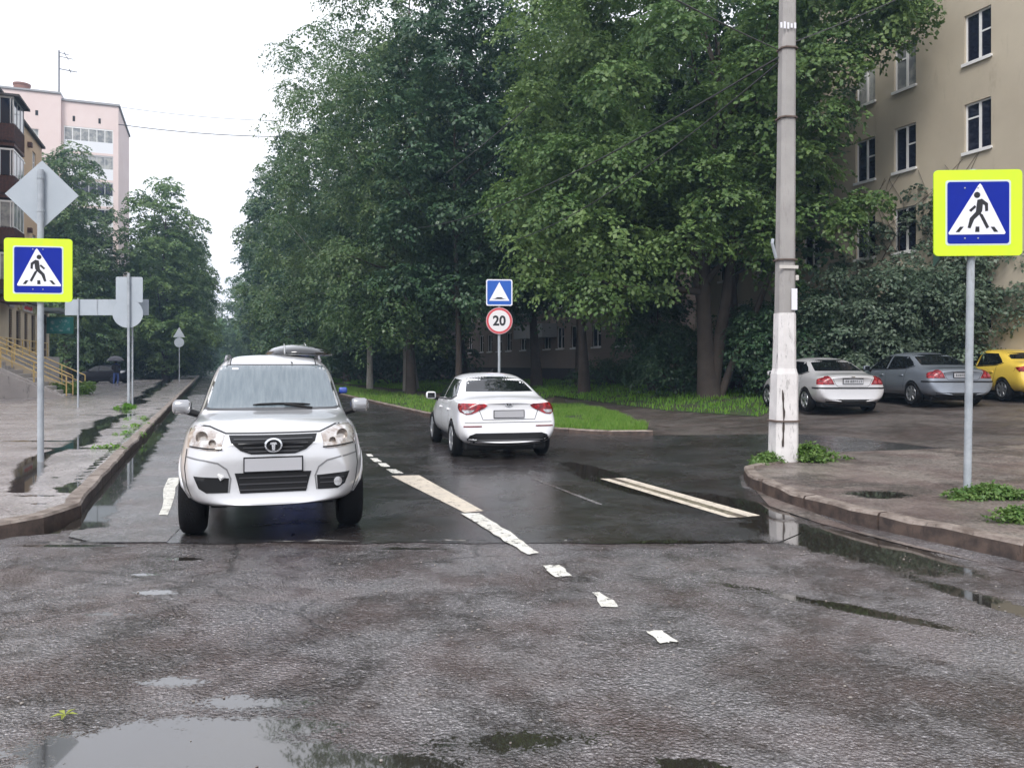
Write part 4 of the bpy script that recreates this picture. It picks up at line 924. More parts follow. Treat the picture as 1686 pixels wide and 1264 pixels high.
def sedan(name, label, loc, rz, pm, wid=.86, roof=1.46, boot=1.02, group=None, full=True, rims=5, dark=False, sc=1.0, cat='car'):
    root = thing(name, label, cat, loc, rz, group); root.scale = (sc, 1, 1)
    me = car_body(sedan_tables(wid=wid, roof=roof, boot=boot), sed_warp)
    wr = .315; wy = wid-.10
    c = Car(root, me, pm, (1.34, -1.26), wr, wy, .35); c.wid = wid; c.roof = roof; c.boot = boot
    for x in (1.34, -1.26):
        for sy in (-1, 1): c.wheel(x, sy*wy, wr, .20, rims, dark)
    c.underside(-1.85, 1.8, .70, .15)
    f = wid/.86
    # glass
    rz0, rz1 = boot+.09, roof-.085
    c.panel('rear_window', 'rear', [(-.60*f, rz0), (.60*f, rz0), (.475*f, rz1), (-.475*f, rz1)], C_glass, .004, .012, .05)
    c.panel('windscreen', 'front', [(-.64*f, .99), (.64*f, .99), (.50*f, roof-.10), (-.50*f, roof-.10)], C_glass, .004, .012, .05)
    for fc in ('left', 'right'):
        c.panel('side_window', fc, [(.93, .955), (.02, .975), (.02, roof-.125), (.28, roof-.13), (.50, roof-.19)], C_glass, .004, .012, .05)
        c.panel('side_window', fc, [(-.06, .975), (-.92, 1.00), (-1.16, 1.06), (-1.02, 1.16), (-.72, roof-.15), (-.06, roof-.125)], C_glass, .004, .012, .05)
        c.strip('window_trim', fc, [(.99, .935), (.0, .955), (-.95, .985), (-1.22, 1.05)], .022, C_trim, .006)
        for pts in ([(.80, .95), (.86, .60), (.84, .36)], [(-.02, .96), (-.02, .36)], [(-.98, .96), (-.92, .70), (-.84, .40)], [(.84, .35), (-.84, .35)]):
            c.strip('panel_gap', fc, pts, .009, C_seam, .0025)
        for x in (.18, -.78):
            p, _, d = c.hit(fc, x, .80); bm = bmesh.new(); sy = 1 if fc == 'left' else -1
            box(bm, p.x-.08, p.x+.08, *(sorted((p.y-.01, p.y+sy*.035))), p.z-.014, p.z+.014, .01); obj('door_handle', bm, pm, root)
    c.mirror(.80, wid-.02, .985, pm, 1, .85); c.mirror(.80, wid-.02, .985, pm, -1, .85)
    return c, root, f
def boot_gap(c, pts): c.strip('boot_gap', 'rear', pts, .009, C_seam, .0025)
def num_plate(c, face, cx, z, w=.50, h=.11, marks=0, par=None):
    p, _, d = c.hit(face, cx, z); sx = -1 if face == 'rear' else 1
    q = [c.hit(face, cx+a, z+b)[0].x for a in (-w/2, 0, w/2) for b in (-h/2, h/2)]; x = (min(q) if sx < 0 else max(q))
    bm = bmesh.new(); box(bm, *(sorted((x, x+sx*.018))), cx-w/2-.012, cx+w/2+.012, z-h/2-.012, z+h/2+.012, .004); fr = obj('plate_frame', bm, C_trim, c.root)
    bm = bmesh.new(); box(bm, *(sorted((x+sx*.0185, x+sx*.022))), cx-w/2, cx+w/2, z-h/2, z+h/2); o = obj('number_plate', bm, C_plate, fr)
    if marks:
        bm = bmesh.new(); rg = random.Random(marks); a = cx-w/2+.035
        while a < cx+w/2-.05:
            ww = rg.choice((.028, .034)); box(bm, *(sorted((x+sx*.0225, x+sx*.024))), a, a+.010, z-h*.30, z+h*.28)
            if rg.random() < .8: box(bm, *(sorted((x+sx*.0225, x+sx*.024))), a+.010, a+ww, z+h*.16, z+h*.28)
            if rg.random() < .7: box(bm, *(sorted((x+sx*.0225, x+sx*.024))), a+ww-.010, a+ww, z-h*.3, z+h*.16)
            a += ww+.018
        obj('plate_marks', bm, C_trim, fr)
# --- white sedan driving away
hd = math.atan2(.974, -.225)
c, r_, f = sedan('white_sedan', 'white four-door sedan driving away on the wet road below the round 20 sign', (-.52, 15.15, .008), hd, P_white, rims=10, boot=1.03)
for s_ in (-1, 1):
    tl = [(.36, .915), (.42, .945), (.80, .955), (.83, .90), (.80, .80), (.72, .765), (.62, .775), (.50, .83), (.42, .865)]
    tl = [(a*s_, b) for a, b in tl]; tl = tl if s_ > 0 else tl[::-1]
    t = c.panel('tail_light', 'rear', tl, C_red, .012, .05, .03)
    c.panel('reverse_lamp', 'rear', [(a*s_, b) for a, b in [(.64, .79), (.74, .785), (.78, .84), (.58, .84)]][::s_], C_clear, .016, .01, .03, parent=t)
    c.panel('reflector', 'rear', [(a*s_, b) for a, b in [(.46, .562), (.76, .562), (.76, .582), (.46, .582)]][::s_], mat('dark_red_reflector', (.16, .01, .01), .3), .008, .02, .05)
    c.panel('side_tail_light', 'left' if s_ > 0 else 'right', [(-1.93, .955), (-1.72, .94), (-1.80, .86), (-1.98, .80), (-2.06, .84)], C_red, .010, .04, .03)
c.panel('lower_bumper', 'rear', [(-.66, .425), (-.74, .30), (-.70, .205), (.70, .205), (.74, .30), (.66, .425), (.56, .46), (-.56, .46)], C_trim, .010, .04, .05)
c.strip('bumper_lip', 'rear', [(-.58, .345), (.58, .345)], .007, mat('grey_strip', (.16, .16, .17), .5), .014)
boot_gap(c, [(-.52, .985), (-.50, .84), (-.44, .68), (.44, .68), (.50, .84), (.52, .985)]); boot_gap(c, [(-.74, .635), (.74, .635)])
c.strip('boot_edge', 'rear', [(-.60, 1.0), (-.3, 1.012), (.3, 1.012), (.60, 1.0)], .02, mat('shade_gap', (.45, .45, .47), .5), .006)
num_plate(c, 'rear', 0, .77); 
bm = bmesh.new(); p = c.hit('rear', 0, .925)[0]; lathe(bm, [(.001, -.006), (.062, -.006), (.066, .0), (.062, .006), (.001, .006)], 28, 'x'); 
o = obj('emblem', bm, C_chrome, r_); o.location = (p.x-.004, 0, .925); o.scale = (1, 1.05, .5)
text('emblem_text', 'KIA', .052, r_, C_trim, (p.x-.0115, 0, .925), rot=(R(90), 0, R(-90)), bold=.002)
bm = bmesh.new(); tube(bm, [(-.62, 0, 1.45), (-.70, 0, 1.50)], .012, 6); obj('roof_aerial', bm, C_trim, r_)
bm = bmesh.new(); tube(bm, [(-2.05, -.42, .24), (-2.17, -.42, .235)], .026, 10); obj('exhaust_pipe', bm, C_trim, r_)
# --- parked silver and blue-grey saloons, yellow car
def estate_tail(c, r_, w2=.52, dark=False):
    for s_ in (-1, 1):
        tl = [(.58, .955), (.66, .945), (.76, .88), (.83, .80), (.85, .735), (.47, .735)]
        tl = [(a*s_, b) for a, b in tl][::s_]
        t = c.panel('tail_light', 'rear', tl, C_red, .012, .05, .03)
        c.panel('lamp_lens', 'rear', circ(s_*.70, .81, .045, 12), mat('lamp_pink', (.34, .07, .08), .2), .018, .01, .03, parent=t)
        c.panel('lamp_lens', 'rear', circ(s_*.575, .80, .04, 12), mat('lamp_pink', (.34, .07, .08), .2), .018, .01, .03, parent=t)
        c.panel('side_tail_light', 'left' if s_ > 0 else 'right', [(-2.05, .80), (-1.98, .93), (-1.86, .86), (-1.90, .74), (-2.05, .735)], C_red, .010, .04, .03)
    c.strip('bumper_strip', 'rear', [(-.80, .645), (.80, .645)], .035, C_trim, .012)
    for fc in ('left', 'right'): c.strip('bumper_strip', fc, [(-2.05, .645), (-1.70, .645)], .035, C_trim, .012)
    boot_gap(c, [(-.54, .955), (-.43, .72), (-.38, .685), (.38, .685), (.43, .72), (.54, .955)])
    c.strip('boot_handle', 'rear', [(-.27, .89), (.27, .89)], .022, C_chrome, .02)
    c.panel('lower_bumper', 'rear', [(-.70, .36), (-.66, .27), (.66, .27), (.70, .36)], C_trim, .008, .04, .06)
rz0 = math.atan2(math.cos(R(2)), -math.sin(R(2)))
def park(px, Y, dz=0): x = (px-CX)/F*Y; return (x, Y, H(x, Y)+dz)
def placed(pxr, Yr, half, a=rz0):
    x = (pxr-CX)/F*Yr+math.cos(a)*half; y = Yr+math.sin(a)*half; return (x, y, H(x, y)+.0)
c, r_, f = sedan('silver_sedan', 'pale silver sedan parked nosed in behind the concrete pole, first of the row', placed(1408, 19.9, 2.35), rz0, P_sil2, wid=.90, boot=.985, group='cars parked nose-in at the lot', sc=1.07)
estate_tail(c, r_); num_plate(c, 'rear', 0, .81, marks=5); c.strip('rear_badge', 'rear', [(-.05, .925), (.05, .925)], .03, C_chrome, .01)
c, r_, f = sedan('grey_sedan', 'blue-grey sedan parked behind the crossing sign post, beside the yellow car', placed(1588, 20.3, 2.35), rz0+R(1), P_gray, wid=.90, boot=.985, group='cars parked nose-in at the lot', sc=1.07, rims=7)
estate_tail(c, r_); num_plate(c, 'rear', 0, .81, marks=8)
c, r_, f = sedan('yellow_car', 'bright yellow car parked at the right edge, cut off by the frame', placed(1740, 21.0, 2.2), rz0-R(1), P_yell, wid=.86, boot=1.07, roof=1.47, group='cars parked nose-in at the lot', rims=7)
for s_ in (-1, 1):
    c.panel('tail_light', 'rear', [(a*s_, b) for a, b in [(.44, .97), (.62, .99), (.80, .93), (.82, .82), (.46, .80)]][::s_], C_red, .012, .05, .03)
    c.panel('side_tail_light', 'left' if s_ > 0 else 'right', [(-1.78, .93), (-1.98, .95), (-2.06, .83), (-1.95, .81)], C_red, .010, .04, .03)
c.panel('lower_bumper', 'rear', [(-.70, .40), (-.66, .27), (.66, .27), (.70, .40)], C_trim, .008, .04, .06); num_plate(c, 'rear', 0, .75)
# --- blue car hidden behind the pickup, dark car by the trees, far traffic
ax = Vector((-.289, .957, 0))
c, r_, f = sedan('blue_car', 'blue car mostly hidden behind the silver pickup, its mirror showing', (-5.12, 19.2, .005), math.atan2(-.957, .30), P_blue, wid=.84)
for s_ in (-1, 1): c.panel('headlight', 'front', [(a*s_, b) for a, b in [(.40, .62), (.66, .66), (.68, .76), (.44, .70)]][::s_], C_clear, .01, .05, .03)
c.panel('grille', 'front', [(-.35, .35), (.35, .35), (.38, .5), (-.38, .5)], C_trim, .008, .03, .05)
xd = PP(157, 600, 68); c, r_, f = sedan('dark_car', 'dark blue car parked side-on under the left trees behind the umbrella', (xd.x+3.9, 62, .13), R(172), P_dark, wid=.86, rims=5, sc=.97, dark=True)
for s_ in (-1, 1): c.panel('headlight', 'front', [(a*s_, b) for a, b in [(.40, .62), (.66, .66), (.68, .76), (.44, .70)]][::s_], C_clear, .01, .05, .03)
for s_ in (-1, 1): c.panel('tail_light', 'rear', [(a*s_, b) for a, b in [(.44, .97), (.62, .99), (.80, .93), (.82, .82), (.46, .80)]][::s_], C_clear, .012, .05, .03)
xd = PP(326, 600, 118); c, r_, f = sedan('distant_car', 'small dark car with a pale roof far down the street beside the left kerb', (xd.x, 118, .0), R(-69), paint('grey_car_paint', (.25, .25, .27), .3), wid=.86)
for s_ in (-1, 1): c.panel('headlight', 'front', [(a*s_, b) for a, b in [(.40, .62), (.66, .66), (.68, .76), (.44, .70)]][::s_], C_clear, .01, .05, .03)
# --- silver pickup facing the camera
PU_X = [-2.5, -2.45, -2.3, -1.6, -1.0, -.72, -.5, -.2, .1, .35, .52, .70, .92, 1.12, 1.3, 1.6, 1.9, 2.15, 2.33, 2.44, 2.49]
TP = T_(PU_X,
  zb=[(-2.5, .48), (-2.2, .38), (1.9, .33), (2.3, .345), (2.49, .39)],
  ws=[(-2.5, .70), (-2.4, .82), (-1, .84), (1.6, .86), (2.0, .86), (2.3, .80), (2.44, .72), (2.49, .62)],
  zs=[(-2.5, .53), (-2.2, .46), (1.9, .41), (2.3, .40), (2.49, .44)],
  wm=[(-2.5, .75), (-2.4, .86), (-1, .88), (1.2, .88), (1.6, .905), (2.0, .90), (2.25, .86), (2.42, .77), (2.49, .66)],
  zm=[(-2.5, .75), (1.5, .74), (2.2, .70), (2.49, .66)],
  wk=[(-2.5, .74), (-2.4, .82), (-1, .845), (.9, .83), (1.3, .83), (1.6, .845), (1.8, .84), (2.15, .79), (2.35, .70), (2.49, .56)],
  zk=[(-2.5, 1.0), (-1, 1.08), (.5, 1.05), (1.2, 1.05), (1.8, 1.02), (2.2, .985), (2.40, .93), (2.49, .86)],
  wr=[(-2.5, .70), (-2.3, .78), (-1.0, .79), (-.72, .67), (-.5, .63), (.1, .64), (.35, .66), (.52, .68), (.70, .70), (.92, .72), (1.12, .735), (1.3, .75), (1.8, .745), (2.15, .70), (2.35, .63), (2.49, .50)],
  zr=[(-2.5, 1.06), (-1.0, 1.10), (-.72, 1.55), (-.5, 1.64), (-.2, 1.68), (.1, 1.67), (.35, 1.62), (.52, 1.53), (.70, 1.41), (.92, 1.26), (1.12, 1.13), (1.3, 1.105), (1.6, 1.09), (1.9, 1.07), (2.15, 1.04), (2.35, .98), (2.49, .90)],
  zc=[(-2.5, 1.08), (-1.0, 1.12), (-.72, 1.60), (-.5, 1.70), (-.2, 1.74), (.1, 1.73), (.35, 1.67), (.52, 1.575), (.70, 1.455), (.92, 1.30), (1.12, 1.17), (1.3, 1.145), (1.6, 1.13), (1.9, 1.11), (2.15, 1.07), (2.35, 1.01), (2.49, .93)])
def pu_warp(x, y, z):
    if x > 1.9: t = min(1, (x-1.9)/.4); return x-max(0, z-.80)*.45*t-.13*(abs(y)/.8)**2*t
    return x
frX = Vector((-.302*7.7, 7.7, 0)); cen = frX+ax*1.55
pk = thing('silver_pickup', 'silver pickup truck with a black grille facing the camera, scuffed at its right corner', 'pickup truck', (cen.x, cen.y, .006), math.atan2(-ax.y, -ax.x)); pk.scale = (1, .915, .99)
me = car_body(TP, pu_warp, 3)
c = Car(pk, me, P_silver, (1.55, -1.50), .355, .79, .405)
for x in (1.55, -1.5):
    for sy in (-1, 1): c.wheel(x, sy*.785, .355, .245, 6)
c.underside(-2.2, 1.75, .58, .29)
bm = bmesh.new()
for sy in (-1, 1):
    tube(bm, [(1.55, sy*.55, .355), (1.55, sy*.75, .355)], .06, 8); box(bm, 1.3, 1.7, sorted((sy*.45, sy*.62))[0], sorted((sy*.45, sy*.62))[1], .25, .33, .02)
tube(bm, [(1.55, -.6, .34), (1.55, .6, .34)], .045, 8); obj('front_axle', bm, C_trim, pk)
# windscreen: glass over an opened cabin
for fc_poly in ([(-.70, 1.185), (.70, 1.185), (.6, 1.60), (-.6, 1.60)],):
    bb = bmesh.new(); bb.from_mesh(c.body.data)
    kill = [f_ for f_ in bb.faces if f_.calc_center_median().x > .2 and f_.normal.x > .25 and inpoly(f_.calc_center_median().y, f_.calc_center_median().z, [(-.62, 1.24), (.62, 1.24), (.55, 1.54), (-.55, 1.54)])]
    bmesh.ops.delete(bb, geom=kill, context='FACES'); bb.to_mesh(c.body.data); bb.free()
    fr_ = c.panel('windscreen_surround', 'front', [(-.745, 1.145), (.745, 1.145), (.63, 1.615), (-.63, 1.615)], mat('windscreen_frit', (.03, .03, .032), .3), .004, .006, .06)
    # open the surround in the middle so the cabin shows
    bb = bmesh.new(); bb.from_mesh(fr_.data)
    bmesh.ops.delete(bb, geom=[f_ for f_ in bb.faces if all(inpoly(v.co.y, v.co.z, [(-.66, 1.20), (.66, 1.20), (.575, 1.575), (-.575, 1.575)]) for v in f_.verts)], context='FACES'); bb.to_mesh(fr_.data); bb.free()
gm = bpy.data.materials.new('wet_sheen_windscreen'); gm.use_nodes = True; b_ = gm.node_tree.nodes['Principled BSDF']
tcg = N(gm, 'ShaderNodeTexCoord').outputs['Object']; mpg = N(gm, 'ShaderNodeMapping'); mpg.inputs['Scale'].default_value = (1, 9, 1.2); gm.node_tree.links.new(tcg, mpg.inputs[0])
fog_sheen = ramp(gm, nz(gm, 3, 5, .6, mpg.outputs[0]), .3, .7, (.13, .165, .19), (.20, .24, .265)); gm.node_tree.links.new(fog_sheen, b_.inputs['Base Color'])  # pale streaky base colour holds the sky reflection as well as fogging
b_.inputs['Roughness'].default_value = .07; b_.inputs['Alpha'].default_value = .80; b_.inputs['Coat Weight'].default_value = .5
c.panel('windscreen', 'front', [(-.705, 1.175), (-.66, 1.165), (.66, 1.165), (.705, 1.175), (.61, 1.585), (.57, 1.60), (-.57, 1.60), (-.61, 1.585)], gm, .012, .005, .05)
bm = bmesh.new(); lathe(bm, [(.16, 0), (.19, .012), (.19, -.012), (.16, 0)], 24, 'x', Matrix.Translation((.62, -.0, 0)))
so_ = obj('steering_wheel', bm, mat('wheel_grey', (.5, .5, .5), .5), pk); so_.location = (-.02, .36, 1.13)
bm = bmesh.new(); box(bm, -.6, .3, -.6, -.12, .7, 1.4, .08); box(bm, -.6, .3, .12, .6, .7, 1.4, .08); box(bm, .5, 1.0, -.66, .66, .8, 1.12, .05); obj('seats_and_dash', bm, mat('cabin_grey', (.22, .22, .22), .8), pk)
bm = bmesh.new(); box(bm, .42, .46, -.10, .10, 1.50, 1.56, .015); obj('rear_view_mirror', bm, C_trim, pk)
# wiper: seen low on the screen
def on(face, a, b, off=.02): p, _, d = c.hit(face, a, b); return p-d*off
bm = bmesh.new(); tube(bm, [on('front', a, 1.195+.008*math.sin((a+.25)*5), .035) for a in [-.22+.62*k/8 for k in range(9)]], [.006]+[.013]*7+[.006], 6)
tube(bm, [on('front', .42, 1.16, .03), on('front', .12, 1.20, .05)], .014, 6); obj('wiper', bm, C_trim, pk)
# grille
GR = [(-.41, .985), (.41, .985), (.385, .93), (.30, .86), (.20, .825), (-.20, .825), (-.30, .86), (-.385, .93)]
g_ = c.panel('grille', 'front', GR, C_trim, .012, .05, .04)
for z in (.955, .92, .885, .85):
    w = .40-(.985-z)*1.25; c.strip('grille_bar', 'front', [(-w, z), (w, z)], .010, mat('grille_grey', (.03, .03, .033), .4), .022, parent=g_)
# hood leading edge and side curves
c.strip('bonnet_gap', 'front', [(-.74, 1.06), (-.60, 1.05), (-.44, .998), (.44, .998), (.60, 1.05), (.74, 1.06)], .012, C_seam, .003)
bm = bmesh.new(); k_ = on('front', 0, .905, .045)
lathe(bm, [(.052, -.008), (.066, -.006), (.070, .0), (.066, .008), (.054, .010), (.050, .0), (.052, -.008)], 32, 'x')
bm2 = bmesh.new(); lathe(bm2, [(.052, -.012), (.052, -.004), (.001, -.003)], 24, 'x'); o = obj('emblem_field', bm2, C_trim, pk); o.location = k_; o.scale = (1, 1.22, .92)
o = obj('emblem_ring', bm, C_chrome, pk); o.location = k_; o.scale = (1, 1.22, .92)
bm = bmesh.new(); prism(bm, [(-.034, .004), (-.024, .026), (.024, .026), (.034, .004), (.018, .010), (.011, -.044), (-.011, -.044), (-.018, .010)], -.006, .012, 'yz'); o = obj('emblem_peak', bm, C_chrome, pk); o.location = k_
# bumper: intakes, recesses, raised mouldings
lo_ = c.panel('lower_intake', 'front', [(-.35, .665), (.35, .665), (.33, .60), (.30, .49), (-.30, .49), (-.33, .60)], C_trim, .008, .05, .05)
for z in (.625, .57, .52): c.strip('intake_bar', 'front', [(-.31, z), (.31, z)], .012, mat('grille_grey', (.03, .03, .033), .4), .018, parent=lo_)
for s_ in (-1, 1):
    fp = [(a*s_, b) for a, b in [(.40, .625), (.72, .645), (.67, .54), (.60, .50), (.41, .50)]][::s_]
    fr_ = c.panel('fog_recess', 'front', fp, C_trim, .007, .05, .04)
    if s_ > 0:
        c.panel('fog_lamp', 'front', circ(s_*.60, .565, .040, 18), C_clear, .03, .03, .02, parent=fr_)
        for z in (.60, .56): c.strip('recess_bar', 'front', [(.43, z), (.66, z)], .010, mat('grille_grey', (.03, .03, .033), .4), .014, parent=fr_)
    hl = [(a*s_, b) for a, b in [(.45, .985), (.56, 1.03), (.70, 1.055), (.785, 1.045), (.80, .95), (.795, .875), (.50, .862), (.47, .88)]][::s_]
    h_ = c.panel('headlight', 'front', hl, C_lens, .012, .05, .03)
    for (a, b, r1) in ((.655, .965, .055), (.55, .925, .032)):
        bm = bmesh.new(); lathe(bm, [(.004, -.012), (r1*.72, -.004), (r1*.95, .018), (r1, .020), (r1*1.02, .0)], 22, 'x', None, False); o = obj('lamp_reflector', bm, mat('lamp_bowl', (.30, .26, .23), .3, .7), h_); q = on('front', s_*a, b, .0); o.location = q+Vector((.012, 0, 0)); o.rotation_euler.z = R(18)*s_
    c.strip('headlight_base', 'front', [(s_*.46, .875), (s_*.775, .885)], .012, C_trim, .016, parent=h_)
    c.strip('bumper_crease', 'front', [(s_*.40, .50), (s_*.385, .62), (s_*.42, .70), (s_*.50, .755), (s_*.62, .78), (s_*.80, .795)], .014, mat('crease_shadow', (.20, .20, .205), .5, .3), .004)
    c.strip('fender_gap', 'front', [(s_*.80, .86), (s_*.815, .70), (s_*.79, .55), (s_*.74, .43)], .010, C_seam, .004)
    c.mirror(.86, .88, 1.17, mat('mirror_silver', (.36, .36, .37), .2, .7, coat=1), s_, .88)
    fc = 'left' if s_ > 0 else 'right'
    c.panel('side_window', fc, [(.95, 1.13), (.12, 1.13), (.12, 1.59), (.30, 1.56), (.55, 1.42)], C_glass, .004, .012, .06)
    c.panel('side_window', fc, [(.04, 1.13), (-.62, 1.13), (-.60, 1.50), (-.45, 1.59), (.04, 1.60)], C_glass, .004, .012, .06)
    for pts in ([(.98, 1.1), (.98, .6)], [(.08, 1.1), (.08, .5)], [(-.8, 1.1), (-.8, .7)]): c.strip('panel_gap', fc, pts, .01, C_seam, .003)
    bm = bmesh.new(); pts = [Vector((.30, s_*.555, 1.655)), Vector((.15, s_*.55, 1.70)), Vector((-.40, s_*.545, 1.71)), Vector((-.55, s_*.55, 1.66))]; tube(bm, pts, .018, 8); obj('roof_rail', bm, mat('rail_grey', (.35, .35, .36), .3, .6), pk)
    c.strip('roof_groove', 'top', [(.50, s_*.50), (-.5, s_*.49)], .014, C_seam, .003)
    # flared arches
    for axx in (1.55, -1.5):
        P_ = []
        for k in range(15):
            a = R(-4+188*k/14); p, _, d = c.hit(fc, axx+.415*math.cos(a), .355+.415*math.sin(a)); P_.append(p-d*.0)
        bm = bmesh.new(); tube(bm, P_, [.018]+[.024]*13+[.018], 8); o = obj('wheel_arch', bm, P_silver, pk); smooth(o, 60)
num_plate(c, 'front', 0, .735, .52, .112)
bm = bmesh.new(); q = on('front', -.50, .66, .004); tube(bm, [q+Vector((.0, 0, 0)), q+Vector((.006, .035, -.03)), q+Vector((.004, .06, -.02))], [.012, .03, .012], 6); obj('bumper_scuff', bm, mat('scuffed_white', (.66, .66, .66), .6), pk)
bm = bmesh.new(); box(bm, -2.38, -.95, -.72, .72, 1.06, 1.16, .03); obj('bed_cover', bm, C_trim, pk)
bm = bmesh.new(); tube(bm, [c.hit('top', .42, .22)[0]+Vector((0,0,.01)), c.hit('top', -.35, -.05)[0]+Vector((0,0,.012))], .008, 5); obj('roof_aerial', bm, C_trim, pk)
st = c.panel('sticker', 'front', [(-.47, 1.555), (-.40, 1.555), (-.40, 1.575), (-.47, 1.575)], M_white, .016, .002, .05)
# black roof box on the pickup
rb = thing('roof_box', 'glossy black domed roof box on the pickup roof, above the driver side', 'roof box', pk.matrix_basis @ Vector((-.35, .33, 1.74)), pk.rotation_euler.z)
bm = bmesh.new(); bmesh.ops.create_uvsphere(bm, u_segments=32, v_segments=16, radius=1)
for v in bm.verts: v.co = Vector((v.co.x*.52, v.co.y*.40*(1-.15*v.co.z), max(v.co.z, -.12)*.125))
o = obj('lid', bm, mat('gloss_black', (.012, .012, .014), .05, coat=1), rb); smooth(o, 0)
bm = bmesh.new()
for y in (-.18, .06): tube(bm, [(-.50, y*1.0, .0), (-.3, y, .098*(1-y*y*3)), (0, y, .126*(1-y*y*3)), (.3, y, .098*(1-y*y*3)), (.50, y, .0)], .010, 6)
obj('lid_reflection', bm, mat('sheen_rim_grey', (.45, .46, .46), .3, .5), rb)  # pale stripes stand in for reflections on the gloss lid
bm = bmesh.new(); lathe(bm, [(.41, -.02), (.415, -.002), (.41, .006)], 36); o = obj('base_rim', bm, mat('sheen_rim_grey', (.3,.3,.3), .3, .5), rb); o.scale = (1.22, .93, 1)
# ------------------------------------------------------------------ person with an umbrella
pp = PP(191, 600, 57); pz = .13
def skin(name, verts, edges, radii, m, parent, sub=2):
    me = bpy.data.meshes.new(name); me.from_pydata(verts, edges, []); o = bpy.data.objects.new(name, me); COL.objects.link(o)
    md = o.modifiers.new('k', 'SKIN'); 
    for i, r in enumerate(radii): me.skin_vertices[0].data[i].radius = (r, r) if not hasattr(r, '__len__') else r
    me.skin_vertices[0].data[0].use_root = True
    o.modifiers.new('s', 'SUBSURF').levels = sub; dg = bpy.context.evaluated_depsgraph_get(); m2 = bpy.data.meshes.new_from_object(o.evaluated_get(dg)); bpy.data.objects.remove(o)
    ob = obj(name, m2, m, parent); m2.materials.clear(); m2.materials.append(m); smooth(ob, 0); return ob
pe = thing('person', 'person in a dark jacket and blue jeans walking away under a dark umbrella', 'person', (pp.x, 57, pz), R(8))
vs = [(0, 0, .95), (0, .01, 1.15), (0, .02, 1.36), (0, .02, 1.50), (0, .0, 1.60), (.10, 0, .90), (.11, .08, .50), (.10, .02, .10), (.10, .16, .04), (-.10, 0, .90), (-.11, -.06, .50), (-.11, -.18, .12), (-.11, -.05, .04),
      (.19, .02, 1.40), (.24, .0, 1.12), (.20, .14, .95), (-.19, .02, 1.40), (-.25, .06, 1.14), (-.12, .22, 1.20)]
es = [(0, 1), (1, 2), (2, 3), (3, 4), (0, 5), (5, 6), (6, 7), (7, 8), (0, 9), (9, 10), (10, 11), (11, 12), (2, 13), (13, 14), (14, 15), (2, 16), (16, 17), (17, 18)]
rd = [.15, .14, .17, .06, .10, .10, .075, .05, .045, .10, .075, .05, .045, .075, .055, .04, .075, .055, .04]
skin('body', vs, es, rd, mat('jeans_blue', (.06, .11, .34), .8), pe)
bm = bmesh.new(); lathe(bm, [(.19, .86), (.215, 1.0), (.20, 1.2), (.235, 1.38), (.16, 1.47), (.07, 1.50)], 16); 
for v in bm.verts: v.co.y *= .72
o = obj('jacket', bm, mat('dark_jacket', (.02, .022, .035), .8), pe); smooth(o, 0)
for s_ in (-1, 1):
    pts = [(s_*.21, .02, 1.42), (s_*.255, .01, 1.15), ((.205, .12, .98) if s_ > 0 else (-.14, .20, 1.19))]
    bm = bmesh.new(); tube(bm, pts, [.085, .07, .055], 10); o = obj('sleeve', bm, mat('dark_jacket', (.02, .022, .035), .8), pe); smooth(o, 0)
bm = bmesh.new(); bmesh.ops.create_uvsphere(bm, u_segments=14, v_segments=10, radius=.108, matrix=Matrix.Translation((0, -.01, 1.64))); o = obj('hair', bm, mat('dark_hair', (.02, .014, .01), .7), pe); smooth(o, 0)
for s_ in (-1, 1):
    bm = bmesh.new(); x = .10 if s_ > 0 else -.11; y = .08 if s_ > 0 else -.12; box(bm, x-.05, x+.05, y-.08, y+.14, 0, .08, .025); obj('shoe', bm, mat('shoe_pale', (.4, .38, .38), .7), pe)
um = thing('umbrella', 'dark grey umbrella held over the person walking on the left pavement', 'umbrella', (pp.x-.08, 57.1, pz), R(8))
bm = bmesh.new(); n_ = 8; rings = []
for j, (rr, z) in enumerate(((.02, 2.10), (.22, 2.06), (.40, 1.97), (.54, 1.83), (.60, 1.72))):
    ring = []
    for k in range(32):
        a = 2*math.pi*k/32; s_ = abs(math.cos(a*n_/2)); ring.append(bm.verts.new((rr*(.94+.06*s_)*math.cos(a), rr*(.94+.06*s_)*math.sin(a), z-(1-s_)*-.03*(j/4))))
    rings.append(ring)
for a, b in zip(rings, rings[1:]):
    for k in range(32): bm.faces.new((a[k], b[k], b[(k+1)%32], a[(k+1)%32]))
bm.faces.new(rings[0]); o = obj('canopy', bm, mat('umbrella_cloth', (.10, .10, .12), .6), um); smooth(o, 0)
bm = bmesh.new(); tube(bm, [(0, 0, 1.15), (0, 0, 2.18)], .012, 6); obj('shaft', bm, C_trim, um)
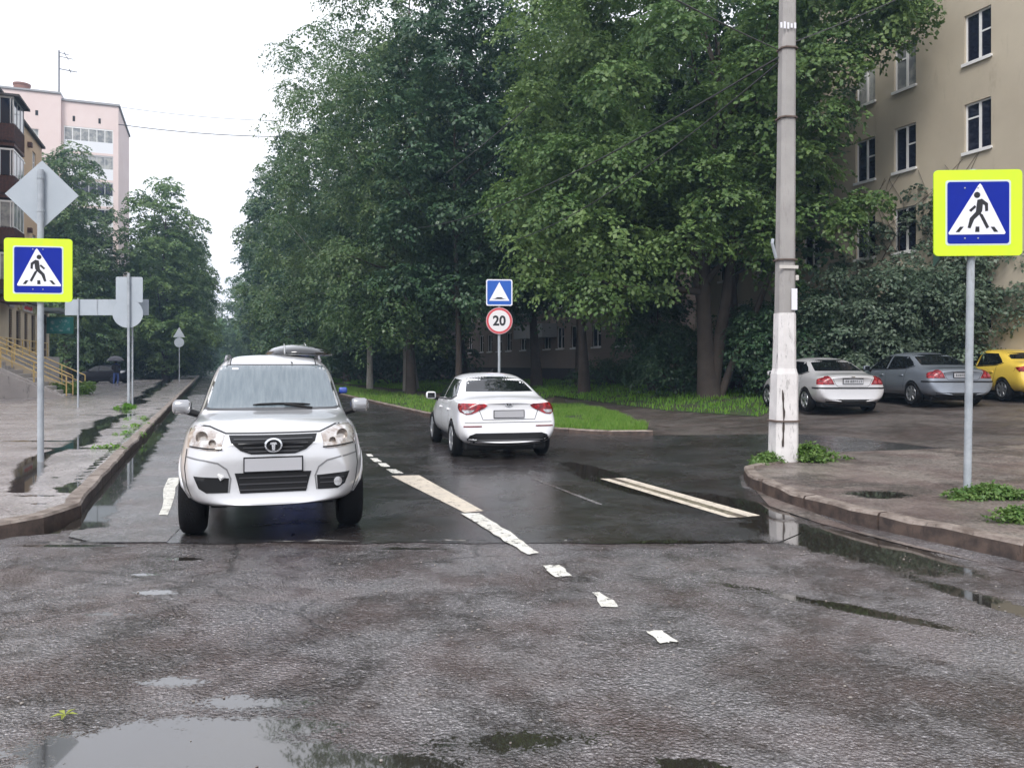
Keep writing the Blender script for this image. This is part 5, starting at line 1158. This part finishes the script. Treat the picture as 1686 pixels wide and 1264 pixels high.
# ------------------------------------------------------------------ trees
def leaves_mesh(name, clumps, nspray, nleaf, lsize, seed, m, sprayr=.42, flat=.75, up=.8, droop=.5, aspect=.75, inner=.58):
    rg = np.random.default_rng(seed); C_ = np.array(clumps, float); K = len(C_)
    if name == 'crown': nleaf = int(nleaf*1.75); lsize *= .74
    n = K*nspray; ci = np.repeat(np.arange(K), nspray)
    d = rg.normal(size=(n, 3)); d[:, 2] = np.where(d[:, 2] < -.25*np.abs(d[:, 2]).mean(), d[:, 2]*rg.choice([-1, .7], n, p=[.55, .45]), d[:, 2]); d /= np.linalg.norm(d, axis=1)[:, None]
    rr = C_[ci, 3]*(inner+(1.08-inner)*rg.random(n)**.45)
    pos = C_[ci, :3]+d*rr[:, None]*np.array([1, 1, flat])
    nr = d*.75+np.array([0, 0, up])+rg.normal(size=(n, 3))*.28; nr /= np.linalg.norm(nr, axis=1)[:, None]
    ref = rg.normal(size=(n, 3)); e1 = np.cross(nr, ref); e1 /= np.linalg.norm(e1, axis=1)[:, None]; e2 = np.cross(nr, e1)
    N_ = n*nleaf; si = np.repeat(np.arange(n), nleaf)
    a = rg.uniform(0, 2*np.pi, N_); q = np.sqrt(rg.random(N_)); sr = sprayr*rg.uniform(.6, 1.3, n)[si]
    rad = e1[si]*np.cos(a)[:, None]+e2[si]*np.sin(a)[:, None]
    p = pos[si]+rad*(q*sr)[:, None]; p[:, 2] -= droop*(q**2)*sr*.8
    ln = nr[si]+rg.normal(size=(N_, 3))*.38; ln /= np.linalg.norm(ln, axis=1)[:, None]
    t = rad*.8+d[si]*.35+rg.normal(size=(N_, 3))*.35; t[:, 2] -= droop*.55; t -= ln*(t*ln).sum(1)[:, None]; t /= np.linalg.norm(t, axis=1)[:, None]
    b = np.cross(ln, t); L = lsize*rg.uniform(.5, 1.4, N_)
    w = (L*aspect*.5)[:, None]; l = L[:, None]
    vv = np.stack([p-t*l*.45, p+b*w-ln*l*.06, p+t*l*.55-ln*l*.12, p-b*w-ln*l*.06], 1).reshape(-1, 3).astype(np.float32)
    me = bpy.data.meshes.new(name); me.vertices.add(N_*4); me.vertices.foreach_set('co', vv.ravel())
    me.loops.add(N_*4); me.loops.foreach_set('vertex_index', np.arange(N_*4, dtype=np.int32)); me.polygons.add(N_)
    me.polygons.foreach_set('loop_start', np.arange(N_, dtype=np.int32)*4); me.polygons.foreach_set('loop_total', np.full(N_, 4, np.int32))
    at = me.attributes.new('rnd', 'FLOAT', 'FACE'); cl = rg.random(K)[ci][si]; at.data.foreach_set('value', (rg.random(N_)*.6+cl*.4).astype(np.float32)); me.update()
    me.materials.append(m); return me
def crown_clumps(rg, c, rad, n, r0, r1, shell=.62, bottom=-1.0):
    out = []; tries = 0
    while len(out) < n and tries < n*60:
        tries += 1; d = Vector((rg.gauss(0, 1), rg.gauss(0, 1), rg.gauss(0, 1))).normalized()
        if d.z < bottom: continue
        k = shell+(1-shell)*rg.random()**.6
        if rg.random() < .22: k *= .6
        p = Vector((c[0]+d.x*rad[0]*k, c[1]+d.y*rad[1]*k, c[2]+d.z*rad[2]*k)); r = rg.uniform(r0, r1)
        if any((p-Vector(o[:3])).length < (r+o[3])*.50 for o in out): continue
        out.append((p.x, p.y, p.z, r))
    return out
def trunk_bm(rg, clumps, h, r, fork=.35, lean=(0, 0), nl=14, top=.8, twin=None):
    bm = bmesh.new(); zt = h*top
    def axis(t): return Vector((lean[0]*t+.18*math.sin(t*5+r*9)*r*4, lean[1]*t+.15*math.cos(t*4)*r*4-.15*r*4, zt*t))
    n = 12; tube(bm, [axis(k/n)-(Vector((0, 0, .25)) if k == 0 else Vector()) for k in range(n+1)], [r*(1.45 if k == 0 else (1.08 if k == 1 else 1-.85*k/n)) for k in range(n+1)], 12)
    cl = sorted(clumps, key=lambda q: rg.random())[:nl]
    for q in cl:
        e = Vector(q[:3]); tz = max(fork, min(.9, (e.z-(Vector((e.x, e.y, 0))).length*.55)/zt)); a = axis(tz); rr = r*(1-.8*tz)*.55
        mid = a.lerp(e, .5)+Vector((rg.uniform(-.3, .3), rg.uniform(-.3, .3), -.1*(e-a).length+rg.uniform(0, .5)))
        tube(bm, [a, a.lerp(mid, .5)+Vector((0, 0, .1)), mid, mid.lerp(e, .6), e], [rr, rr*.8, rr*.6, rr*.35, rr*.12], 7)
    if twin:
        for pts, rads in twin: tube(bm, pts, rads, 10)
    return bm
def tree(name, label, loc, crowns, h, r, leaf, bark, seed, ncl=60, r0=.9, r1=1.6, nspray=30, nleaf=15, ls=.19, group=None, cat='tree', lean=(0, 0), twin=None, top=.8, sprayr=.42, droop=.5, fork=.3, aspect=.75, extra=None, nl=16, bottom=-1, flat=.75):
    """crowns: list of (centre, radii, share) in local metres"""
    rg = random.Random(seed); t = thing(name, label, cat, loc, 0, group); cl = []
    for cc, rad, sh in crowns: cl += crown_clumps(rg, cc, rad, int(ncl*sh), r0, r1, bottom=bottom)
    if extra: cl += extra
    o = obj('trunk', trunk_bm(rg, cl, h, r, lean=lean, twin=twin, top=top, fork=fork, nl=nl), bark, t); smooth(o, 60)
    me = leaves_mesh('crown', cl, nspray, nleaf, ls, seed, leaf, sprayr, droop=droop, aspect=aspect, flat=flat); obj('crown', me, None, t)
    return t
def at(px, Y, dz=0): x = (px-CX)/F*Y; return (x, Y, H(x, Y)-.05+dz)
def copy_tree(src, loc, rz, sc, label, group=None):
    t = src.copy(); COL.objects.link(t); t.location = loc; t.rotation_euler.z = rz; t.scale = (sc, sc, sc); t['label'] = label
    if group: t['group'] = group
    elif 'group' in t: del t['group']
    for ch in src.children: k = ch.copy(); COL.objects.link(k); k.parent = t
    return t
GR_R = 'trees lining the right side of the street'
# big twin-stemmed maple nearest the camera
tree('maple_tree', 'large bright maple with a forked trunk and a leaning stem left of the concrete pole', at(1168, 28.6), [((-1.5, -.8, 11.2), (5.3, 5.6, 7.4), 1.0), ((1.7, -2.5, 8.0), (1.9, 2.6, 4.0), .2), ((-3.8, -2.2, 6.2), (3.6, 3.2, 3.2), .3), ((3.4, -3.6, 12.6), (2.3, 1.6, 1.0), .12)], 17, .34, L_maple, M_bark, 11, 92, .9, 1.55, 34, 17, .19, top=.75,
     extra=[(4.1, -3.4, 6.3, .75), (3.5, -3.3, 5.9, .6), (5.0, -3.9, 11.9, .8), (4.3, -3.8, 11.2, .8)], twin=[([(.05, 0, 0), (.25, -.1, 1.6), (.55, -.2, 3.6), (.9, -.3, 6.5)], [.30, .24, .20, .13]), ([(.30, -.1, -.1), (.75, -.2, 1.2), (1.6, -.35, 3.2), (2.5, -.5, 5.6)], [.16, .13, .11, .07]), ([(-.1, 0, 2.2), (-.35, -.1, 3.6), (-.9, -.3, 6.0)], [.2, .16, .1])])
tree('maple_tree', 'tall maple with a slim dark trunk beside the lit grass, crown above the 20 sign', at(957, 35.5), [((.9, -1.5, 11.5), (4.6, 5.2, 7.8), 1.0), ((.7, -3.2, 7.0), (3.6, 3.0, 3.2), .3)], 18, .22, L_maple, M_bark, 12, 84, .95, 1.65, 32, 15, .20)
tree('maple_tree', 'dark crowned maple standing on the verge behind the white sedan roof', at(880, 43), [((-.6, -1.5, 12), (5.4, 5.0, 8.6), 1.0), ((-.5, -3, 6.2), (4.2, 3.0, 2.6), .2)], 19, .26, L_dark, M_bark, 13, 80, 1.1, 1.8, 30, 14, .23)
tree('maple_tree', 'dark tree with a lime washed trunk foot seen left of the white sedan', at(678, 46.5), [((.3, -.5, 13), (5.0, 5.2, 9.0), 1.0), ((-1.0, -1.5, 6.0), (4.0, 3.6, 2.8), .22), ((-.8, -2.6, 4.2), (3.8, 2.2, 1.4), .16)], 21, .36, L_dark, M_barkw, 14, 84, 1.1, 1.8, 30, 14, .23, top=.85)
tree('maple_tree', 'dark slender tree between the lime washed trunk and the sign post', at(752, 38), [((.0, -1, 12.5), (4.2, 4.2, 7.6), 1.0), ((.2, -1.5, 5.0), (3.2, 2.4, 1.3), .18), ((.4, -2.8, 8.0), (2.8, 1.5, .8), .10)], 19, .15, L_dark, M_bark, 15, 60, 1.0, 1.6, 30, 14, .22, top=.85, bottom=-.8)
# street-side birches and poplars down the road: the crowns overhang the lane
def row(s, v): p = RD(s, v); return (p.x, p.y, H(p.x, p.y)-.05)
tree('birch_tree', 'tall drooping birch with a pale thin trunk, left end of the tree wall', at(606, 52), [((-1.6, -1.8, 14.5), (4.6, 4.8, 10.0), 1.0), ((-2.8, -2, 6.5), (3.4, 3.6, 4.2), .38)], 24, .17, L_birch, M_barkb, 16, 84, .9, 1.6, 30, 16, .19, droop=1.0, top=.92, aspect=.6)
tree('birch_tree', 'tall leafy tree rising past the top of the photo nearest the open sky', row(40, 9.6), [((-.9, -1.5, 14.0), (4.2, 4.4, 8.6), 1.0), ((-1.5, -1, 5.6), (3.0, 3.0, 2.6), .16), ((-.6, -1.5, 3.7), (3.4, 2.8, 1.2), .16)], 23, .22, L_birch, M_bark, 17, 74, .95, 1.6, 30, 15, .19, droop=.9, top=.9, aspect=.6)
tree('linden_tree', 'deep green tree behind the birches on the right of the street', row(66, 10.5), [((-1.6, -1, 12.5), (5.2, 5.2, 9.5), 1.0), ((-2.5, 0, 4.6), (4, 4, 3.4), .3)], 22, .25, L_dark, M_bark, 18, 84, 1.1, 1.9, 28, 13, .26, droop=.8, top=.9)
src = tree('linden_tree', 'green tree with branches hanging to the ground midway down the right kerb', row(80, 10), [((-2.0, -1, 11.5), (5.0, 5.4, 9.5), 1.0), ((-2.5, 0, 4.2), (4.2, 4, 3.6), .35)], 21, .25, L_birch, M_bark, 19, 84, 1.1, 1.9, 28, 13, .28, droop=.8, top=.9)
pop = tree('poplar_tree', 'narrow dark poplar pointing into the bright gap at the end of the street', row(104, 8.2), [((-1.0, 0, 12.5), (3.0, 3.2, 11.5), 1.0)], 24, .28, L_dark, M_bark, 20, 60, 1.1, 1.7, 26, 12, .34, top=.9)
copy_tree(pop, row(124, 7.6), 1.2, .92, 'second narrow poplar, a little farther down the right kerb')
copy_tree(src, row(96, 10.5), 2.1, 1.0, 'dense green tree filling the row behind the first poplar')
copy_tree(src, row(142, 8.0), 4.0, .95, 'far right-hand street tree beyond both poplars')
copy_tree(src, row(170, 8.0), .6, .95, 'hazy right-hand street tree close to the end of the street')
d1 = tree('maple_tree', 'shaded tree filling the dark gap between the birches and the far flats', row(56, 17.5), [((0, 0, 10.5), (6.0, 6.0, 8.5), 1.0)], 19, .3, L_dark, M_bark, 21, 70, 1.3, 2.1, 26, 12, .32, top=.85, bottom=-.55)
copy_tree(d1, row(38, 18.5), 1.0, .98, 'shaded tree against the far flats behind the slim maple')
copy_tree(d1, row(72, 17), 2.0, 1.05, 'back-row tree by the far flats, second beyond the birches')
copy_tree(d1, row(90, 17), 3.0, 1.1, 'back-row tree deepest behind the right-hand street trees')
copy_tree(d1, row(27.5, 20.5), 4.3, .82, 'back-row tree between the two blocks of flats behind the forked maple')
copy_tree(d1, row(104, 22), 5.0, 1.1, 'dark tree filling the back between the trunks, left of the flats')
copy_tree(d1, row(128, 26), 1.7, 1.2, 'dark tree at the very back behind the birch trunk')
# end of the street
e1 = tree('linden_tree', 'light green tree closing the view at the end of the street', row(235, 2), [((0, 0, 7), (8, 8, 7.5), 1.0)], 12, .3, L_bright, M_bark, 22, 60, 1.8, 2.8, 26, 10, .6, top=.8, sprayr=.9)
copy_tree(e1, row(250, -12), 1.0, 1.15, 'light green tree at the end of the street, leftmost of three', None)
copy_tree(e1, row(260, 14), 2.0, 1.2, 'light green tree at the end of the street, rightmost of three', None)
# left side
l1 = tree('linden_tree', 'dark tree with a rounded top in front of the pink tower', at(112, 73), [((0, 0, 12.6), (3.3, 3.8, 8.8), 1.0), ((.8, 0, 5.6), (4.8, 3.6, 4.2), .4)], 22, .3, L_birch, M_bark, 31, 88, 1.1, 1.8, 30, 14, .27, top=.85)
copy_tree(l1, at(160, 82), 1.5, .60, 'dark tree hiding the lower right corner of the pink tower')
l2 = tree('maple_tree', 'tall green street tree right of the pink tower on the left side', at(272, 80), [((0, 0, 11.2), (3.7, 4.6, 8.6), 1.0), ((.6, -1.5, 5.0), (4.6, 4.0, 4.0), .4)], 20, .3, L_maple, M_bark, 32, 88, 1.1, 1.8, 30, 14, .28, top=.85)
copy_tree(l2, at(292, 93), 2.4, .88, 'left-hand street tree leaning over the pavement beside the small sign backs')
copy_tree(l2, at(309, 118), 4.1, .95, 'left-hand street tree over the distant car')
copy_tree(l1, at(322, 155), .7, .85, 'farthest dark tree on the left side of the street')
copy_tree(l1, at(205, 105), 3.7, .85, 'dark tree deep behind the umbrella, second row on the left')
copy_tree(l1, at(60, 80), 5.1, .95, 'dark tree just beyond the corner of the yellow block')
copy_tree(l2, at(265, 120), 5.5, 1.05, 'back tree between the pink tower and the open sky')
# shrubs
def shrub(name, label, loc, rad, h, leaf, seed, ncl=26, ls=.13, nspray=34, nleaf=14, group=None, r0=.5, r1=.95, cat='shrub', sprayr=.32):
    rg = random.Random(seed); t = thing(name, label, cat, loc, 0, group)
    cl = crown_clumps(rg, (0, 0, h*.5), (rad[0], rad[1], h*.5), ncl, r0, r1, .5)
    bm = bmesh.new()
    for q in cl[:10]: e = Vector(q[:3]); tube(bm, [(e.x*.15, e.y*.15, -.1), (e.x*.4, e.y*.4, e.z*.5), e], [.07, .045, .015], 6)
    obj('stem', bm, M_bark, t); obj('foliage', leaves_mesh('foliage', cl, nspray, nleaf, ls, seed, leaf, sprayr, droop=.4, aspect=.6), None, t); return t
SG = 'big shrubs behind the parked cars'
for i, (px, Y, rx, ry, h, lf, lb) in enumerate([(1330, 27.2, 2.3, 1.5, 3.8, L_dark, 'dark shrub behind the concrete pole at the left of the hedge'), (1425, 26.2, 2.2, 1.6, 4.5, L_lilac, 'grey-green lilac shrub behind the pale silver sedan'), (1530, 25.4, 2.2, 1.6, 4.9, L_lilac, 'tall lilac shrub behind the blue-grey sedan'), (1640, 24.6, 2.2, 1.7, 4.8, L_lilac, 'grey-green shrub behind the yellow car'), (1745, 24.0, 2.2, 1.7, 5.0, L_lilac, 'shrub at the right frame edge past the yellow car')]):
    shrub('shrub', lb, at(px, Y), (rx, ry), h, lf, 50+i, 36, .12, 40, 15, SG)
shrub('shrub', 'tall dark bush between the two blocks left of the forked maple', at(1075, 33.5), (1.5, 1.3), 5.2, L_dark, 60, 30, .15)
shrub('shrub', 'low dark bush at the foot of the forked maple', at(1125, 31), (1.8, 1.0), 2.6, L_dark, 61, 22, .13)
shrub('shrub', 'low spreading bush in the shade between the slim maple and the far flats', at(1010, 40), (2.2, 1.0), 1.1, L_dark, 62, 14, .12)
shrub('shrub', 'dark undergrowth right of the leaning stem, behind the pale sedan nose', at(1255, 30), (2.0, 1.3), 3.4, L_dark, 63, 28, .14)
shrub('shrub', 'dark bush over the dark blue car under the left trees', at(150, 78), (5.5, 2.0), 4.6, L_dark, 64, 34, .26, r0=.9, r1=1.5, sprayr=.5)
shrub('shrub', 'dark undergrowth along the left pavement behind the sign backs', at(255, 84), (5.5, 2.2), 4.4, L_dark, 65, 34, .28, r0=.9, r1=1.5, sprayr=.5)
shrub('shrub', 'dark hedge by the distant car on the left', at(305, 108), (4.5, 3), 4.4, L_dark, 66, 30, .34, r0=.9, r1=1.6, sprayr=.6)
shrub('shrub', 'tangle of green weeds at the foot of the shop steps', (RD(43.8, -6.3, .1).x, RD(43.8, -6.3).y, .1), (.9, .6), .55, L_bright, 67, 14, .14, r0=.25, r1=.45, sprayr=.2)
# hedge of undergrowth further along the right side
for i, (s, v) in enumerate(((58, 13), (74, 14), (94, 15), (120, 13))):
    shrub('shrub', ['undergrowth between the birch and the far flats, nearest clump', 'undergrowth under the right-hand row, second clump', 'undergrowth under the right-hand row near the poplars', 'farthest undergrowth on the right kerb'][i], row(s, v), (5.5, 3.0), 5.0, L_dark, 70+i, 40, .28, r0=.9, r1=1.5, sprayr=.5)
# ivy on the near flats
rg = random.Random(5); iv = []; bmv = bmesh.new()
for k in range(60):
    s = rg.uniform(17.0, 23.5); z = rg.uniform(3.5, 7.6-abs(s-19.4)*.55); p = RD(s, VF-.16); iv.append((p.x, p.y, z, rg.uniform(.18, .42)))
ivt = thing('ivy', 'ivy climbing the tan wall behind the right crossing sign', 'climbing plant', (0, 0, 0))
for k in range(16):
    s = rg.uniform(18, 22.5); pts = []
    for j in range(9): pts.append(RD(s+j*rg.uniform(-.12, .12)*1.5+.06*j, VF-.03, .4+j*.95+rg.uniform(0, .2)))
    tube(bmv, pts, [.02-.0017*j for j in range(9)], 5)
obj('stem', bmv, M_bark, ivt); obj('foliage', leaves_mesh('foliage', iv, 16, 9, .11, 9, L_lilac, .16, flat=1), None, ivt)
# weeds at the pole, by the sign, at kerbs
def weeds(label, cx, cy, z, rx, ry, n, ls, seed, leaf=L_weed, hh=.16):
    rg = random.Random(seed); cl = []
    for k in range(n):
        a = rg.uniform(0, 6.28); q = min(1.5, abs(rg.gauss(0, .6)))*(.75+.35*math.sin(a*3+seed)); cl.append((cx+rx*q*math.cos(a), cy+ry*q*math.sin(a), z+hh*rg.uniform(.1, 1.0)*max(.1, 1-q*.6), rg.uniform(.03, .11)))
    o = obj('weeds', leaves_mesh('weeds', cl, 8, 6, ls, seed, leaf, .08, droop=.3, aspect=.55), None); tag(o, label, 'weeds', kind='stuff')
weeds('leafy green weeds right of the concrete pole foot', xp+.38, Yp-.05, .13, .42, .28, 110, .055, 1, hh=.26)
weeds('low grass left of the concrete pole foot', xp-.28, Yp-.15, .13, .30, .22, 60, .045, 2, hh=.12)
weeds('green weeds round the foot of the right crossing sign', xr+.22, Yr-.02, .13, .58, .20, 150, .042, 3, hh=.12)
weeds('small tuft of grass at the right frame edge by the kerb', 4.72, 7.35, .13, .35, .12, 50, .040, 4, hh=.10)
weeds('grass tuft at the foot of the sign backs on the left pavement', gpos(213, 26.7)[0], 26.5, .13, .6, .4, 22, .07, 5, L_grassd, .12)
for i, (px, py) in enumerate(((235, 690), (222, 702), (205, 715), (178, 738))):
    g_ = G(px, py, .13); weeds(['sparse grass in the kerb joint, farthest of four', 'sparse grass in the kerb joint, second farthest', 'sparse grass in the kerb joint, second nearest', 'sparse grass in the kerb joint, nearest of four'][i], g_[0], g_[1], .13, .35, .5, 6, .04, 20+i, L_grassd, .05)
# a fallen leaf and grit on the asphalt
bm = bmesh.new(); g_ = G(107, 1180); rg = random.Random(2)
for k in range(5):
    a = k*1.25; bm.faces.new([bm.verts.new((g_[0], g_[1], .012)), bm.verts.new((g_[0]+.03*math.cos(a-.35), g_[1]+.03*math.sin(a-.35), .022)), bm.verts.new((g_[0]+.062*math.cos(a), g_[1]+.062*math.sin(a), .014)), bm.verts.new((g_[0]+.03*math.cos(a+.35), g_[1]+.03*math.sin(a+.35), .02))])
o = obj('fallen_leaf', bm, mat('leaf_yellow', (.24, .27, .04), .5)); tag(o, 'single yellow-green fallen leaf by the puddle in the left foreground', 'leaf')
bm = bmesh.new(); rg = random.Random(8)
for k in range(1100):
    if k < 260: x, y = rg.gauss(-.1, .35), rg.gauss(2.55, .15)
    elif k < 800: x, y = rg.uniform(-4, 4.2), rg.uniform(2.3, 7)
    else:
        s = rg.uniform(3, 40); p = RD(s, -1.3+abs(rg.gauss(0, .25))+.04); x, y = p.x, p.y
        if y < 8.4: continue
    r = rg.uniform(.003, .009)*(1 if k < 800 else 1.6); M = Matrix.Translation((x, y, r*.5)) @ Matrix.Rotation(rg.uniform(0, 3), 4, 'Z') @ Matrix.Diagonal((r*rg.uniform(.8, 1.6), r, r*.6, 1))
    bmesh.ops.create_icosphere(bm, subdivisions=1, radius=1, matrix=M)
o = obj('grit', bm, mat('pale_grit', (.13, .11, .10), .7, noise_=(30, (.30, .27, .24), .4, .6))); tag(o, 'pale grit and small stones scattered on the wet road', 'grit', kind='stuff')
bpy.context.view_layer.update()

# ------------------------------------------------------------------ thin bluish haze of the rain
hm = bpy.data.materials.new('rain_haze'); hm.use_nodes = True; hn = hm.node_tree.nodes; hn.remove(hn['Principled BSDF'])
pv = hn.new('ShaderNodeVolumePrincipled'); pv.inputs['Color'].default_value = (.50, .72, 1.0, 1); pv.inputs['Density'].default_value = HAZE; pv.inputs['Anisotropy'].default_value = .2
hm.node_tree.links.new(pv.outputs[0], hn['Material Output'].inputs['Volume'])
bm = bmesh.new(); box(bm, -190, 170, -60, 320, -1.2, 36); obj('haze', bm, hm, kind='stuff')['label'] = 'thin bluish haze of wet air fading the far trees'
